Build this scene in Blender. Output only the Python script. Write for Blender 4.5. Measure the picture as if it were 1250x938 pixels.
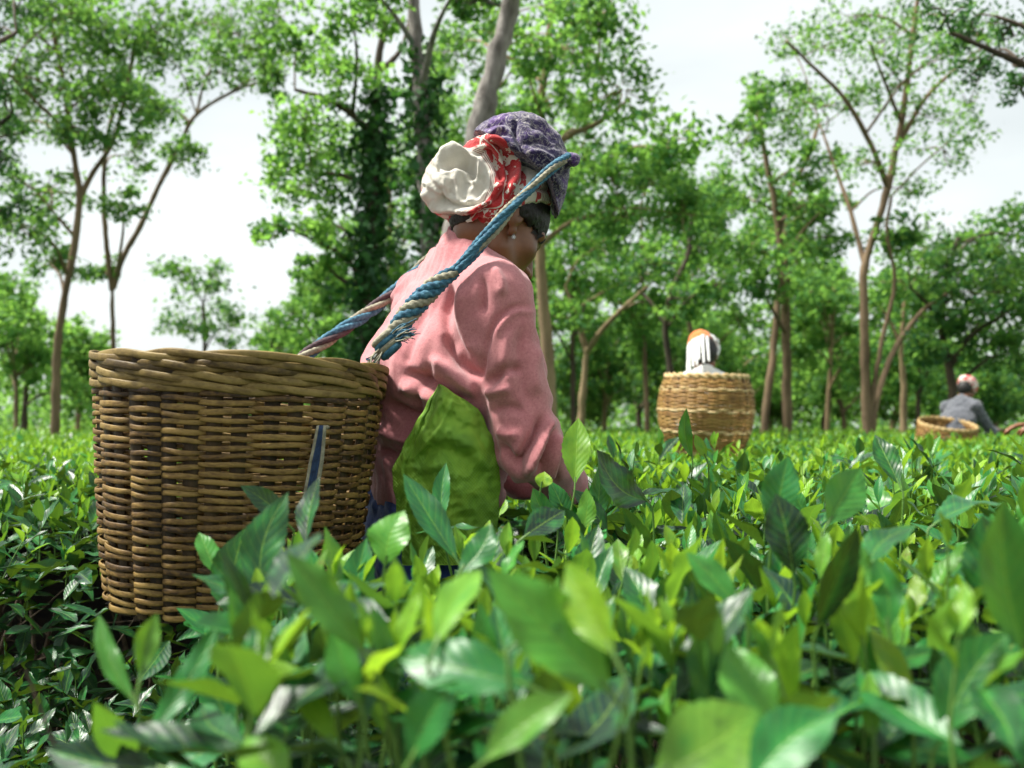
import bpy, math, random
import numpy as np
from mathutils import Vector, Matrix

for _o in list(bpy.data.objects):
    bpy.data.objects.remove(_o)
SC = bpy.context.scene
COL = SC.collection
PI = math.pi
rng = np.random.default_rng(11)
random.seed(11)

# ------------------------------------------------------------------ camera
CAM_Z = 1.05
TILT = math.atan(51.0 / 1215.0)
FPX = 1215.0
CAM = np.array([0.0, 0.0, CAM_Z])
FWD = np.array([0.0, math.cos(TILT), math.sin(TILT)])
UPV = np.array([0.0, -math.sin(TILT), math.cos(TILT)])
RGT = np.array([1.0, 0.0, 0.0])


def at(px, py, d):
    """Point seen at photo pixel (px, py) at depth d metres."""
    return CAM + d * (FWD + (px - 625.0) / FPX * RGT - (py - 469.0) / FPX * UPV)


def to_px(p):
    q = np.asarray(p, float) - CAM
    d = q @ FWD
    dd = np.maximum(d, 1e-4)
    return 625.0 + FPX * (q @ RGT) / dd, 469.0 - FPX * (q @ UPV) / dd, d


cam_data = bpy.data.cameras.new('camera')
cam_data.lens = 35.0
cam_data.sensor_width = 36.0
cam_data.clip_start = 0.05
cam_data.clip_end = 2000.0
cam_data.dof.use_dof = True
cam_data.dof.focus_distance = 1.80
cam_data.dof.aperture_fstop = 4.2
cam = bpy.data.objects.new('camera', cam_data)
cam.location = (0, 0, CAM_Z)
cam.rotation_euler = (PI / 2 + TILT, 0, 0)
COL.objects.link(cam)
SC.camera = cam

# ------------------------------------------------------------------ overcast sky and soft sun
SUN_EL, SUN_AZ = 60.0, -86.0        # degrees; azimuth from +Y towards +X
world = bpy.data.worlds.new('World')
SC.world = world
world.use_nodes = True
wn = world.node_tree
wn.nodes.clear()
w_out = wn.nodes.new('ShaderNodeOutputWorld')
w_mix = wn.nodes.new('ShaderNodeMixShader')
w_bg1 = wn.nodes.new('ShaderNodeBackground')
w_bg2 = wn.nodes.new('ShaderNodeBackground')
w_sky = wn.nodes.new('ShaderNodeTexSky')
w_sky.sky_type = 'NISHITA'
w_sky.sun_disc = False
w_sky.sun_elevation = math.radians(SUN_EL)
w_sky.sun_rotation = math.radians(SUN_AZ)
w_sky.dust_density = 3.0
w_bg1.inputs['Strength'].default_value = 0.05
wn.links.new(w_sky.outputs[0], w_bg1.inputs['Color'])
w_tc = wn.nodes.new('ShaderNodeTexCoord')
w_map = wn.nodes.new('ShaderNodeMapping')
w_map.inputs['Scale'].default_value = (1.6, 1.6, 4.0)
w_noise = wn.nodes.new('ShaderNodeTexNoise')
w_noise.inputs['Scale'].default_value = 1.3
w_noise.inputs['Detail'].default_value = 5.0
w_noise.inputs['Roughness'].default_value = 0.5
w_ramp = wn.nodes.new('ShaderNodeValToRGB')
w_ramp.color_ramp.elements[0].position = 0.32
w_ramp.color_ramp.elements[0].color = (0.116, 0.125, 0.125, 1)
w_ramp.color_ramp.elements[1].position = 0.62
w_ramp.color_ramp.elements[1].color = (0.160, 0.169, 0.165, 1)
wn.links.new(w_tc.outputs['Generated'], w_map.inputs['Vector'])
wn.links.new(w_map.outputs['Vector'], w_noise.inputs['Vector'])
wn.links.new(w_noise.outputs['Fac'], w_ramp.inputs['Fac'])
wn.links.new(w_ramp.outputs['Color'], w_bg2.inputs['Color'])
w_bg2.inputs['Strength'].default_value = 1.0
w_mix.inputs['Fac'].default_value = 0.94
wn.links.new(w_bg1.outputs[0], w_mix.inputs[1])
wn.links.new(w_bg2.outputs[0], w_mix.inputs[2])
wn.links.new(w_mix.outputs[0], w_out.inputs['Surface'])

sun_data = bpy.data.lights.new('sun', 'SUN')
sun_data.energy = 1.5
sun_data.angle = math.radians(10.0)
sun_data.color = (1.0, 0.96, 0.88)
sun = bpy.data.objects.new('sun', sun_data)
_el, _az = math.radians(SUN_EL), math.radians(SUN_AZ)
_sd = Vector((math.sin(_az) * math.cos(_el), math.cos(_az) * math.cos(_el), math.sin(_el)))
sun.rotation_euler = (-_sd).to_track_quat('-Z', 'Y').to_euler()
sun.location = (-6, 2, 12)
COL.objects.link(sun)

SC.view_settings.view_transform = 'Standard'
SC.view_settings.look = 'None'
SC.view_settings.exposure = 2.75
SC.view_settings.gamma = 1.0
SC.render.engine = 'CYCLES'
SC.cycles.use_denoising = True
SC.cycles.max_bounces = 8
SC.cycles.transmission_bounces = 4
SC.cycles.transparent_max_bounces = 4


# ------------------------------------------------------------------ object helpers
def link_mesh(name, me, mat=None, parent=None):
    o = bpy.data.objects.new(name, me)
    COL.objects.link(o)
    if mat is not None and not me.materials:
        me.materials.append(mat)
    if parent is not None:
        o.parent = parent
    return o


def np_mesh(name, V, loops, sizes, smooth=True, uv=None, fattr=None):
    """Mesh from arrays: V (n,3), loops flat vertex index, sizes per face; uv per vertex; fattr {name: per-vertex float}."""
    V = np.ascontiguousarray(V, np.float32)
    loops = np.ascontiguousarray(loops, np.int32).ravel()
    sizes = np.ascontiguousarray(sizes, np.int32).ravel()
    me = bpy.data.meshes.new(name)
    me.vertices.add(len(V))
    me.vertices.foreach_set('co', V.ravel())
    me.loops.add(len(loops))
    me.loops.foreach_set('vertex_index', loops)
    me.polygons.add(len(sizes))
    starts = np.concatenate([[0], np.cumsum(sizes)[:-1]]).astype(np.int32)
    me.polygons.foreach_set('loop_start', starts)
    me.polygons.foreach_set('loop_total', sizes)
    if smooth:
        me.polygons.foreach_set('use_smooth', np.ones(len(sizes), bool))
    if uv is not None:
        l = me.uv_layers.new(name='UVMap')
        l.data.foreach_set('uv', np.ascontiguousarray(np.asarray(uv, np.float32)[loops]).ravel())
    for k, v in (fattr or {}).items():
        a = me.attributes.new(k, 'FLOAT', 'POINT')
        a.data.foreach_set('value', np.ascontiguousarray(v, np.float32))
    me.update(calc_edges=True)
    return me


class Geo:
    """Collects shapes for ONE mesh."""

    def __init__(self):
        self.V, self.L, self.S, self.U, self.n = [], [], [], [], 0

    def add(self, V, F, uv=None):
        V = np.asarray(V, float)
        F = np.asarray(F, int)
        self.V.append(V)
        self.L.append((F + self.n).ravel())
        self.S.append(np.full(len(F), F.shape[1]))
        self.U.append(np.zeros((len(V), 2)) if uv is None else np.asarray(uv, float))
        self.n += len(V)

    def tube(self, pts, r, seg=8, cap=True, flat=None):
        V, F, uv = tube(pts, r, seg, flat)
        self.add(V, F, uv)
        if cap:
            n = len(pts)
            for ring in (0, n - 1):
                c = np.asarray(pts[ring], float)
                ids = np.arange(seg) + ring * seg
                Vc = np.vstack([V[ids], c[None]])
                Fc = [[(k + 1) % seg, k, seg] if ring == 0 else [k, (k + 1) % seg, seg] for k in range(seg)]
                self.add(Vc, Fc)

    def mesh(self, name, smooth=True):
        return np_mesh(name, np.vstack(self.V), np.concatenate(self.L), np.concatenate(self.S), smooth, np.vstack(self.U))

    def build(self, name, mat, parent=None, smooth=True):
        return link_mesh(name, self.mesh(name, smooth), mat, parent)


def frames(P):
    T = np.gradient(P, axis=0)
    T /= np.linalg.norm(T, axis=1, keepdims=True) + 1e-9
    n0 = np.cross(T[0], [0, 0, 1.0])
    if np.linalg.norm(n0) < 0.1:
        n0 = np.cross(T[0], [0, 1.0, 0])
    N = np.zeros_like(P)
    n = n0 / np.linalg.norm(n0)
    for i in range(len(P)):
        n = n - T[i] * (n @ T[i])
        n /= np.linalg.norm(n) + 1e-9
        N[i] = n
    return T, N, np.cross(T, N)


def tube(pts, r, seg=8, flat=None):
    P = np.asarray(pts, float)
    n = len(P)
    R = np.broadcast_to(np.asarray(r, float), (n,))
    T, N, B = frames(P)
    a = np.arange(seg) / seg * 2 * PI
    fl = 1.0 if flat is None else flat
    V = P[:, None] + R[:, None, None] * (np.cos(a)[None, :, None] * N[:, None] + fl * np.sin(a)[None, :, None] * B[:, None])
    i, k = np.meshgrid(np.arange(n - 1), np.arange(seg), indexing='ij')
    k2 = (k + 1) % seg
    F = np.stack([i * seg + k, i * seg + k2, (i + 1) * seg + k2, (i + 1) * seg + k], -1).reshape(-1, 4)
    ln = np.concatenate([[0], np.cumsum(np.linalg.norm(np.diff(P, axis=0), axis=1))])
    uv = np.stack([np.broadcast_to(a / (2 * PI), (n, seg)), np.broadcast_to(ln[:, None], (n, seg))], -1).reshape(-1, 2)
    return V.reshape(-1, 3), F, uv


def smooth_path(pts, n):
    """Catmull-Rom through the points (any number of columns), n samples."""
    P = np.asarray(pts, float)
    if len(P) == 2:
        t = np.linspace(0, 1, n)[:, None]
        return P[0] * (1 - t) + P[1] * t
    Q = np.vstack([2 * P[0] - P[1], P, 2 * P[-1] - P[-2]])
    d = np.concatenate([[0], np.cumsum(np.linalg.norm(np.diff(P[:, :3], axis=0), axis=1))])
    s = np.linspace(0, d[-1], n)
    i = np.clip(np.searchsorted(d, s, side='right') - 1, 0, len(P) - 2)
    t = ((s - d[i]) / (d[i + 1] - d[i] + 1e-12))[:, None]
    p0, p1, p2, p3 = Q[i], Q[i + 1], Q[i + 2], Q[i + 3]
    return 0.5 * (2 * p1 + (p2 - p0) * t + (2 * p0 - 5 * p1 + 4 * p2 - p3) * t ** 2 + (3 * p1 - p0 - 3 * p2 + p3) * t ** 3)


def empty(name, loc):
    o = bpy.data.objects.new(name, None)
    o.empty_display_size = 0.1
    o.location = loc
    COL.objects.link(o)
    return o


def thing(name, label, cat, loc=(0, 0, 0), group=None):
    o = empty(name, loc)
    return tag(o, label, cat, group)


def tag(o, label, cat, group=None, kind=None):
    o['label'] = label
    o['category'] = cat
    if group:
        o['group'] = group
    if kind:
        o['kind'] = kind
    return o


def world_of(o):
    q = o.rotation_quaternion if o.rotation_mode == 'QUATERNION' else o.rotation_euler.to_quaternion()
    m = Matrix.LocRotScale(o.location, q, o.scale)
    return world_of(o.parent) @ o.matrix_parent_inverse @ m if o.parent else m


def put_under(o, parent):
    """Parents o, whose mesh is in world coordinates, to a thing or part that stands elsewhere."""
    o.parent = parent
    o.matrix_parent_inverse = world_of(parent).inverted()
    return o


# ------------------------------------------------------------------ signed distance modelling
def ln_(v):
    return np.sqrt((v * v).sum(-1))


def cap_(p, a, b, ra, rb=None):
    """Tapered capsule."""
    a = np.asarray(a, np.float32); b = np.asarray(b, np.float32)
    rb = ra if rb is None else rb
    ab = b - a
    pa = p - a
    t = np.clip((pa @ ab) / (ab @ ab + 1e-12), 0, 1)
    return ln_(pa - t[:, None] * ab) - (ra + (rb - ra) * t)


def ell_(p, c, r, M=None):
    q = p - np.asarray(c, np.float32)
    if M is not None:
        q = q @ np.asarray(M, np.float32)      # columns of M are the axes
    r = np.asarray(r, np.float32)
    k0 = ln_(q / r)
    k1 = ln_(q / (r * r)) + 1e-9
    return k0 * (k0 - 1.0) / k1


def su(a, b, k=0.02):
    h = np.clip(0.5 + 0.5 * (b - a) / k, 0, 1)
    return b + (a - b) * h - k * h * (1 - h)


def ss(a, b, k=0.01):
    """a minus b, smooth."""
    return -su(-a, b, k)


def surface(f, lo, hi, h, project=3):
    """Surface nets on blocks near the surface."""
    lo = np.asarray(lo, np.float32)
    B = 8
    nb = np.ceil((np.asarray(hi) - lo) / h / B).astype(int)
    dims = nb * B + 1
    g = np.indices(nb).reshape(3, -1).T
    cen = lo + (g * B + B / 2) * h
    fc = f(cen.astype(np.float32))
    F = np.repeat(np.repeat(np.repeat(np.sign(fc).reshape(nb), B, 0), B, 1), B, 2).astype(np.float32)
    F = np.pad(F, [(0, 1)] * 3, mode='edge')
    act = g[np.abs(fc) < B * h * 0.87 * 1.5 + 0.006]
    off = np.indices((B + 1,) * 3).reshape(3, -1).T
    for s in range(0, len(act), 300):
        ix = (act[s:s + 300, None] * B + off[None]).reshape(-1, 3)
        val = f((lo + ix * h).astype(np.float32))
        F[ix[:, 0], ix[:, 1], ix[:, 2]] = val
    S = F < 0
    cnt = np.zeros(dims - 1, np.int8)
    for dx in (0, 1):
        for dy in (0, 1):
            for dz in (0, 1):
                cnt += S[dx:dims[0] - 1 + dx, dy:dims[1] - 1 + dy, dz:dims[2] - 1 + dz]
    C = np.argwhere((cnt > 0) & (cnt < 8))
    ids = np.full(dims - 1, -1, np.int64)
    ids[C[:, 0], C[:, 1], C[:, 2]] = np.arange(len(C))
    corners = np.array([[i, j, k] for i in (0, 1) for j in (0, 1) for k in (0, 1)])
    cv = np.stack([F[C[:, 0] + c[0], C[:, 1] + c[1], C[:, 2] + c[2]] for c in corners], 1)
    acc = np.zeros((len(C), 3)); w = np.zeros(len(C))
    for i in range(8):
        for j in range(i + 1, 8):
            if np.abs(corners[i] - corners[j]).sum() == 1:
                m = (cv[:, i] < 0) != (cv[:, j] < 0)
                t = cv[:, i] / (cv[:, i] - cv[:, j] + 1e-12)
                acc[m] += (corners[i] + t[:, None] * (corners[j] - corners[i]))[m]
                w[m] += 1
    V = lo + (C + acc / w[:, None]) * h
    quads = []
    for ax in range(3):
        a1, a2 = [(1, 2), (2, 0), (0, 1)][ax]
        sl0 = [slice(None)] * 3; sl1 = [slice(None)] * 3
        sl0[ax] = slice(0, -1); sl1[ax] = slice(1, None)
        A, Bq = S[tuple(sl0)], S[tuple(sl1)]
        for flip in (False, True):
            e = np.argwhere((A & ~Bq) if not flip else (~A & Bq))
            ok = (e[:, a1] > 0) & (e[:, a2] > 0) & (e[:, a1] < dims[a1] - 1) & (e[:, a2] < dims[a2] - 1)
            e = e[ok]
            def idx(d1, d2):
                q = e.copy(); q[:, a1] += d1; q[:, a2] += d2
                return ids[q[:, 0], q[:, 1], q[:, 2]]
            Q = np.stack([idx(-1, -1), idx(0, -1), idx(0, 0), idx(-1, 0)], 1)
            quads.append(Q[:, ::-1] if flip else Q)
    Q = np.vstack(quads)
    Q = Q[(Q >= 0).all(1)]
    e = h * 0.3
    for _ in range(project):
        G = grad(f, V, e)
        gl = (G * G).sum(1, keepdims=True)
        step = f(V.astype(np.float32))[:, None] * G / np.maximum(gl, 0.2)
        V = V - np.clip(step, -h * 0.6, h * 0.6)
    return V, Q, grad(f, V, e)


def grad(f, V, e):
    G = np.zeros((len(V), 3))
    for k in range(3):
        d = np.zeros(3); d[k] = e
        G[:, k] = (f((V + d).astype(np.float32)) - f((V - d).astype(np.float32))) / (2 * e)
    return G


def unit(G):
    return G / (np.linalg.norm(G, axis=-1, keepdims=True) + 1e-9)


def surf_obj(name, f, lo, hi, h, mat, parent, disp=None, fattr=None, project=3):
    """Meshes f; disp(V, N) -> offset along the normal; fattr(V) -> vertex attributes. World coordinates."""
    V, Q, G = surface(f, lo, hi, h, project)
    N = unit(G)
    at_ = fattr(V, N) if fattr else None
    if disp is not None:
        V = V + N * disp(V, N)[:, None]
    me = np_mesh(name, V, Q, np.full(len(Q), 4), True, None, at_)
    me.materials.append(mat)
    o = bpy.data.objects.new(name, me)
    COL.objects.link(o)
    return put_under(o, parent) if parent is not None else o


def vnoise(P, seed=0):
    """Cheap smooth noise in about -1..1: a few rotated sines."""
    r = np.random.default_rng(seed)
    out = np.zeros(len(P))
    for k in range(7):
        d = r.normal(size=3); d /= np.linalg.norm(d)
        fr = 2 * PI * (0.5 + r.random() * 1.2)
        d2 = r.normal(size=3); d2 /= np.linalg.norm(d2)
        out += np.sin(P @ d * fr + r.random() * 6.3 + 1.3 * np.sin(P @ d2 * fr * 0.7))
    return out / 4.0


# ------------------------------------------------------------------ material helpers
def new_mat(name):
    m = bpy.data.materials.new(name)
    m.use_nodes = True
    nt = m.node_tree
    b = nt.nodes['Principled BSDF']
    return m, nt, b


def nd(nt, t, **kw):
    n = nt.nodes.new(t)
    for k, v in kw.items():
        if k in ('ins',):
            for kk, vv in v.items():
                n.inputs[kk].default_value = vv
        else:
            setattr(n, k, v)
    return n


def mth(nt, op, a, b=None, c=None, clamp=False):
    n = nt.nodes.new('ShaderNodeMath')
    n.operation = op
    n.use_clamp = clamp
    for i, v in enumerate((a, b, c)):
        if v is None:
            continue
        if isinstance(v, (int, float)):
            n.inputs[i].default_value = v
        else:
            nt.links.new(v, n.inputs[i])
    return n.outputs[0]


def ramp(nt, fac, stops, interp='LINEAR'):
    n = nt.nodes.new('ShaderNodeValToRGB')
    cr = n.color_ramp
    cr.interpolation = interp
    while len(cr.elements) < len(stops):
        cr.elements.new(0.5)
    for e, (p, c) in zip(cr.elements, stops):
        e.position = p
        e.color = (c[0], c[1], c[2], 1)
    nt.links.new(fac, n.inputs['Fac'])
    return n.outputs['Color']


def mixc(nt, fac, a, b, mode='MIX'):
    n = nt.nodes.new('ShaderNodeMix')
    n.data_type = 'RGBA'
    n.blend_type = mode
    for s, v in ((n.inputs['Factor'], fac), (n.inputs['A'], a), (n.inputs['B'], b)):
        pass
    ins = [i for i in n.inputs if i.enabled]
    fa, A, Bb = ins[0], ins[1], ins[2]
    for s, v in ((fa, fac), (A, a), (Bb, b)):
        if isinstance(v, (int, float)):
            s.default_value = v
        elif isinstance(v, tuple):
            s.default_value = (v[0], v[1], v[2], 1)
        else:
            nt.links.new(v, s)
    return [o for o in n.outputs if o.enabled][0]


def noise(nt, scale, detail=3, rough=0.55, vec=None, dist=0.0):
    n = nt.nodes.new('ShaderNodeTexNoise')
    n.inputs['Scale'].default_value = scale
    n.inputs['Detail'].default_value = detail
    n.inputs['Roughness'].default_value = rough
    n.inputs['Distortion'].default_value = dist
    if vec is not None:
        nt.links.new(vec, n.inputs['Vector'])
    return n.outputs['Fac']


def coords(nt, scale=None, kind='Object'):
    t = nt.nodes.new('ShaderNodeTexCoord')
    if scale is None:
        return t.outputs[kind]
    m = nt.nodes.new('ShaderNodeMapping')
    m.inputs['Scale'].default_value = scale
    nt.links.new(t.outputs[kind], m.inputs['Vector'])
    return m.outputs['Vector']


def bump(nt, b, h, strength=0.3, dist=0.002):
    n = nt.nodes.new('ShaderNodeBump')
    n.inputs['Strength'].default_value = strength
    n.inputs['Distance'].default_value = dist
    nt.links.new(h, n.inputs['Height'])
    nt.links.new(n.outputs['Normal'], b.inputs['Normal'])
    return n


def attr(nt, name):
    n = nt.nodes.new('ShaderNodeAttribute')
    n.attribute_name = name
    return n.outputs['Fac']


# ------------------------------------------------------------------ materials
def leaf_material(name, young, mid, old, under, rough=0.36, transl=0.35, spec=0.5, veins=True, gain=1.0, even=False):
    """Leaf blade: colour by age and a random tint, pale midrib and veins, duller paler underside, some light passes through."""
    m, nt, b = new_mat(name)
    out = nt.nodes['Material Output']
    oi = nd(nt, 'ShaderNodeObjectInfo')
    rnd = mth(nt, 'FRACT', mth(nt, 'ADD', attr(nt, 'tint'), oi.outputs['Random']))
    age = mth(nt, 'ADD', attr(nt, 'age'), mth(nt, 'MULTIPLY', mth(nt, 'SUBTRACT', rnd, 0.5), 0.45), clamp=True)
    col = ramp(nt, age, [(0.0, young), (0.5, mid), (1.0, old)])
    hs = nd(nt, 'ShaderNodeHueSaturation')
    nt.links.new(col, hs.inputs['Color'])
    nt.links.new(mth(nt, 'ADD', 0.488, mth(nt, 'MULTIPLY', mth(nt, 'FRACT', mth(nt, 'MULTIPLY', rnd, 7.13)), 0.026)), hs.inputs['Hue'])
    nt.links.new(mth(nt, 'ADD', 0.72, mth(nt, 'MULTIPLY', mth(nt, 'FRACT', mth(nt, 'MULTIPLY', rnd, 13.7)), 0.6)), hs.inputs['Value'])
    col = hs.outputs['Color']
    if veins:
        uv = nd(nt, 'ShaderNodeUVMap')
        vo = nd(nt, 'ShaderNodeVectorMath')
        cb = nd(nt, 'ShaderNodeCombineXYZ')
        nt.links.new(mth(nt, 'MULTIPLY', rnd, 37.0), cb.inputs[2])
        nt.links.new(uv.outputs[0], vo.inputs[0])
        nt.links.new(cb.outputs[0], vo.inputs[1])
        patch = noise(nt, 2.6, 4, 0.6, vo.outputs[0])
        col = mixc(nt, mth(nt, 'MULTIPLY', mth(nt, 'SUBTRACT', patch, 0.48, clamp=True), 2.6, clamp=True), col, (mid[0] * 1.5, mid[1] * 1.25, mid[2]))
        col = mixc(nt, mth(nt, 'MULTIPLY', mth(nt, 'SUBTRACT', 0.47, patch, clamp=True), 3.0, clamp=True), col, (old[0] * 1.4, old[1] * 1.2, old[2]))
        sp = nd(nt, 'ShaderNodeSeparateXYZ')
        nt.links.new(uv.outputs[0], sp.inputs[0])
        u, v = sp.outputs[0], sp.outputs[1]
        au = mth(nt, 'ABSOLUTE', mth(nt, 'SUBTRACT', u, 0.5))
        rib = mth(nt, 'SUBTRACT', 1.0, mth(nt, 'DIVIDE', au, 0.022), clamp=True)
        ph = mth(nt, 'FRACT', mth(nt, 'SUBTRACT', mth(nt, 'MULTIPLY', v, 9.0), mth(nt, 'MULTIPLY', au, 4.2)))
        tri = mth(nt, 'ABSOLUTE', mth(nt, 'SUBTRACT', ph, 0.5))
        vein = mth(nt, 'MULTIPLY', mth(nt, 'SUBTRACT', 1.0, mth(nt, 'DIVIDE', tri, 0.07), clamp=True), 0.45)
        lines = mth(nt, 'MAXIMUM', rib, vein)
        col = mixc(nt, mth(nt, 'MULTIPLY', lines, 0.45), col, (young[0] * 1.1, young[1] * 1.05, young[2] * 1.6))
        n1 = noise(nt, 14, 4, 0.6, coords(nt, (1, 1, 1)))
        col = mixc(nt, mth(nt, 'MULTIPLY', mth(nt, 'GREATER_THAN', noise(nt, 60, 2, 0.5), 0.70), 0.35), col, (0.16, 0.11, 0.03))
        hgt = mth(nt, 'ADD', mth(nt, 'MULTIPLY', mth(nt, 'MULTIPLY', tri, 2.0), 0.6), mth(nt, 'ADD', mth(nt, 'MULTIPLY', rib, -0.8), mth(nt, 'MULTIPLY', n1, 0.25)))
        bump(nt, b, hgt, 0.30, 0.0012)
    geo = nd(nt, 'ShaderNodeNewGeometry')
    col2 = mixc(nt, mth(nt, 'MULTIPLY', geo.outputs['Backfacing'], 0.55), col, under)
    nt.links.new(col2, b.inputs['Base Color'])
    nt.links.new(mth(nt, 'ADD', rough, mth(nt, 'MULTIPLY', geo.outputs['Backfacing'], 0.25)), b.inputs['Roughness'])
    b.inputs['Specular IOR Level'].default_value = spec
    tr = nd(nt, 'ShaderNodeBsdfTranslucent')
    nt.links.new(mixc(nt, 0.5, col, (young[0] * 1.2 * gain, young[1] * 1.15 * gain, young[2] * 0.6 * gain)), tr.inputs['Color'])
    mx = nd(nt, 'ShaderNodeMixShader')
    nt.links.new(mth(nt, 'MULTIPLY', mth(nt, 'SUBTRACT', 1.15, mth(nt, 'MULTIPLY', age, 0.5 if even else 1.0)), transl), mx.inputs['Fac'])
    nt.links.new(b.outputs[0], mx.inputs[1])
    nt.links.new(tr.outputs[0], mx.inputs[2])
    nt.links.new(mx.outputs[0], out.inputs['Surface'])
    return m


M = {}
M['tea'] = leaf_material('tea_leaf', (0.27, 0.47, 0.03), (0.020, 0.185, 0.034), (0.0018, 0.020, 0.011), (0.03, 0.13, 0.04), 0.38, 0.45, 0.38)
M['tree_leaf'] = leaf_material('tree_leaf', (0.20, 0.38, 0.085), (0.068, 0.215, 0.058), (0.014, 0.068, 0.026), (0.09, 0.23, 0.08), 0.55, 0.62, 0.2, veins=False, gain=1.3, even=True)
M['dark_leaf'] = leaf_material('dark_tree_leaf', (0.07, 0.20, 0.03), (0.03, 0.12, 0.025), (0.010, 0.05, 0.014), (0.06, 0.15, 0.05), 0.5, 0.4, 0.3, veins=False)


def simple_mat(name, c1, c2, scale=6, stretch=(1, 1, 1), rough=0.8, bumps=0.3, dist=0.003, c3=None, detail=5):
    m, nt, b = new_mat(name)
    v = coords(nt, stretch)
    f = noise(nt, scale, detail, 0.6, v)
    st = [(0.3, c1), (0.7, c2)] if c3 is None else [(0.3, c1), (0.52, c2), (0.72, c3)]
    nt.links.new(ramp(nt, f, st), b.inputs['Base Color'])
    b.inputs['Roughness'].default_value = rough
    if bumps:
        bump(nt, b, noise(nt, scale * 3, detail, 0.65, v), bumps, dist)
    return m


M['soil'] = simple_mat('dark_soil', (0.018, 0.012, 0.008), (0.06, 0.042, 0.026), 9, rough=0.95, bumps=0.8, dist=0.02, c3=(0.11, 0.075, 0.04))
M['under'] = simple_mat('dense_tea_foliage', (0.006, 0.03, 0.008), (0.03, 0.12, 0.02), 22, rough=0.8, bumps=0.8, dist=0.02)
M['bark_grey'] = simple_mat('grey_bark', (0.07, 0.06, 0.05), (0.22, 0.20, 0.185), 12, (1, 1, 0.3), 0.9, 0.9, 0.03, c3=(0.34, 0.32, 0.29))
M['bark_tan'] = simple_mat('tan_bark', (0.15, 0.10, 0.055), (0.30, 0.22, 0.12), 5, (1, 1, 0.3), 0.9, 0.6, 0.02)
M['bark_dark'] = simple_mat('dark_bark', (0.025, 0.02, 0.014), (0.10, 0.07, 0.045), 5, (1, 1, 0.3), 0.9, 0.6, 0.02)
M['bark_brown'] = simple_mat('brown_bark', (0.08, 0.052, 0.028), (0.22, 0.15, 0.088), 5, (1, 1, 0.3), 0.9, 0.6, 0.02)
M['stem_green'] = simple_mat('green_stem', (0.05, 0.13, 0.02), (0.12, 0.24, 0.04), 30, rough=0.5, bumps=0)
M['twig'] = simple_mat('woody_twig', (0.03, 0.022, 0.014), (0.13, 0.095, 0.06), 40, rough=0.85, bumps=0.4)
M['skin'] = None


def skin_mat():
    m, nt, b = new_mat('brown_skin')
    f = noise(nt, 25, 4, 0.6, coords(nt))
    nt.links.new(ramp(nt, f, [(0.3, (0.13, 0.050, 0.020)), (0.7, (0.205, 0.084, 0.035))]), b.inputs['Base Color'])
    b.inputs['Roughness'].default_value = 0.42
    b.inputs['Specular IOR Level'].default_value = 0.45
    b.inputs['Subsurface Weight'].default_value = 0.06
    b.inputs['Subsurface Radius'].default_value = (0.6, 0.25, 0.12)
    b.inputs['Subsurface Scale'].default_value = 0.008
    bump(nt, b, noise(nt, 300, 3, 0.6, coords(nt)), 0.12, 0.001)
    return m


M['skin'] = skin_mat()


def cloth_mat(name, c1, c2, weave=900, rough=0.9, scale=5, fuzz=0.3):
    """Woven cloth: faded patches of two tones, fine thread relief."""
    m, nt, b = new_mat(name)
    v = coords(nt)
    f = noise(nt, scale, 5, 0.65, v)
    g = noise(nt, 170, 2, 0.6, v)
    col = ramp(nt, f, [(0.3, c1), (0.7, c2)])
    col = mixc(nt, mth(nt, 'MULTIPLY', mth(nt, 'SUBTRACT', noise(nt, 320, 2, 0.7, v), 0.5, clamp=True), 2.2), col, (c1[0] * 0.62, c1[1] * 0.55, c1[2] * 0.6))
    col = mixc(nt, mth(nt, 'MULTIPLY', mth(nt, 'SUBTRACT', g, 0.42, clamp=True), 1.1), col, (c2[0] * 1.25, c2[1] * 1.35, c2[2] * 1.3))
    nt.links.new(col, b.inputs['Base Color'])
    b.inputs['Roughness'].default_value = rough
    b.inputs['Specular IOR Level'].default_value = 0.15
    b.inputs['Sheen Weight'].default_value = fuzz
    b.inputs['Sheen Roughness'].default_value = 0.5
    h = mth(nt, 'ADD', noise(nt, weave, 1, 0.5, v), mth(nt, 'MULTIPLY', noise(nt, 90, 3, 0.6, v), 0.6))
    bump(nt, b, h, 0.35, 0.0012)
    return m


M['pink'] = cloth_mat('pink_cotton', (0.41, 0.140, 0.153), (0.50, 0.21, 0.22))
M['blue_cloth'] = cloth_mat('blue_cloth', (0.015, 0.03, 0.11), (0.03, 0.07, 0.26))
M['grey_cloth'] = cloth_mat('grey_cloth', (0.06, 0.065, 0.08), (0.12, 0.125, 0.145), scale=20)
M['white_cloth'] = cloth_mat('white_cloth', (0.62, 0.62, 0.62), (0.78, 0.78, 0.76), scale=20)
M['orange_cloth'] = cloth_mat('orange_cloth', (0.62, 0.13, 0.03), (0.75, 0.22, 0.06), scale=20)
M['dark_cloth'] = cloth_mat('dark_cloth', (0.02, 0.02, 0.03), (0.06, 0.055, 0.06), scale=20)
M['hair'] = simple_mat('black_hair', (0.003, 0.0025, 0.0025), (0.012, 0.010, 0.009), 120, (1, 1, 0.15), 0.55, 0.9, 0.003)
M['rope_blue'] = simple_mat('blue_rope_yarn', (0.012, 0.045, 0.085), (0.035, 0.13, 0.20), 120, rough=0.85, bumps=0.8, dist=0.002, c3=(0.10, 0.25, 0.33))
M['rope_navy'] = simple_mat('navy_rope_yarn', (0.008, 0.018, 0.05), (0.02, 0.05, 0.12), 120, rough=0.85, bumps=0.8, dist=0.002)
M['rope_cream'] = simple_mat('cream_rope_yarn', (0.15, 0.14, 0.095), (0.36, 0.34, 0.25), 120, rough=0.85, bumps=0.8, dist=0.002)
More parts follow.
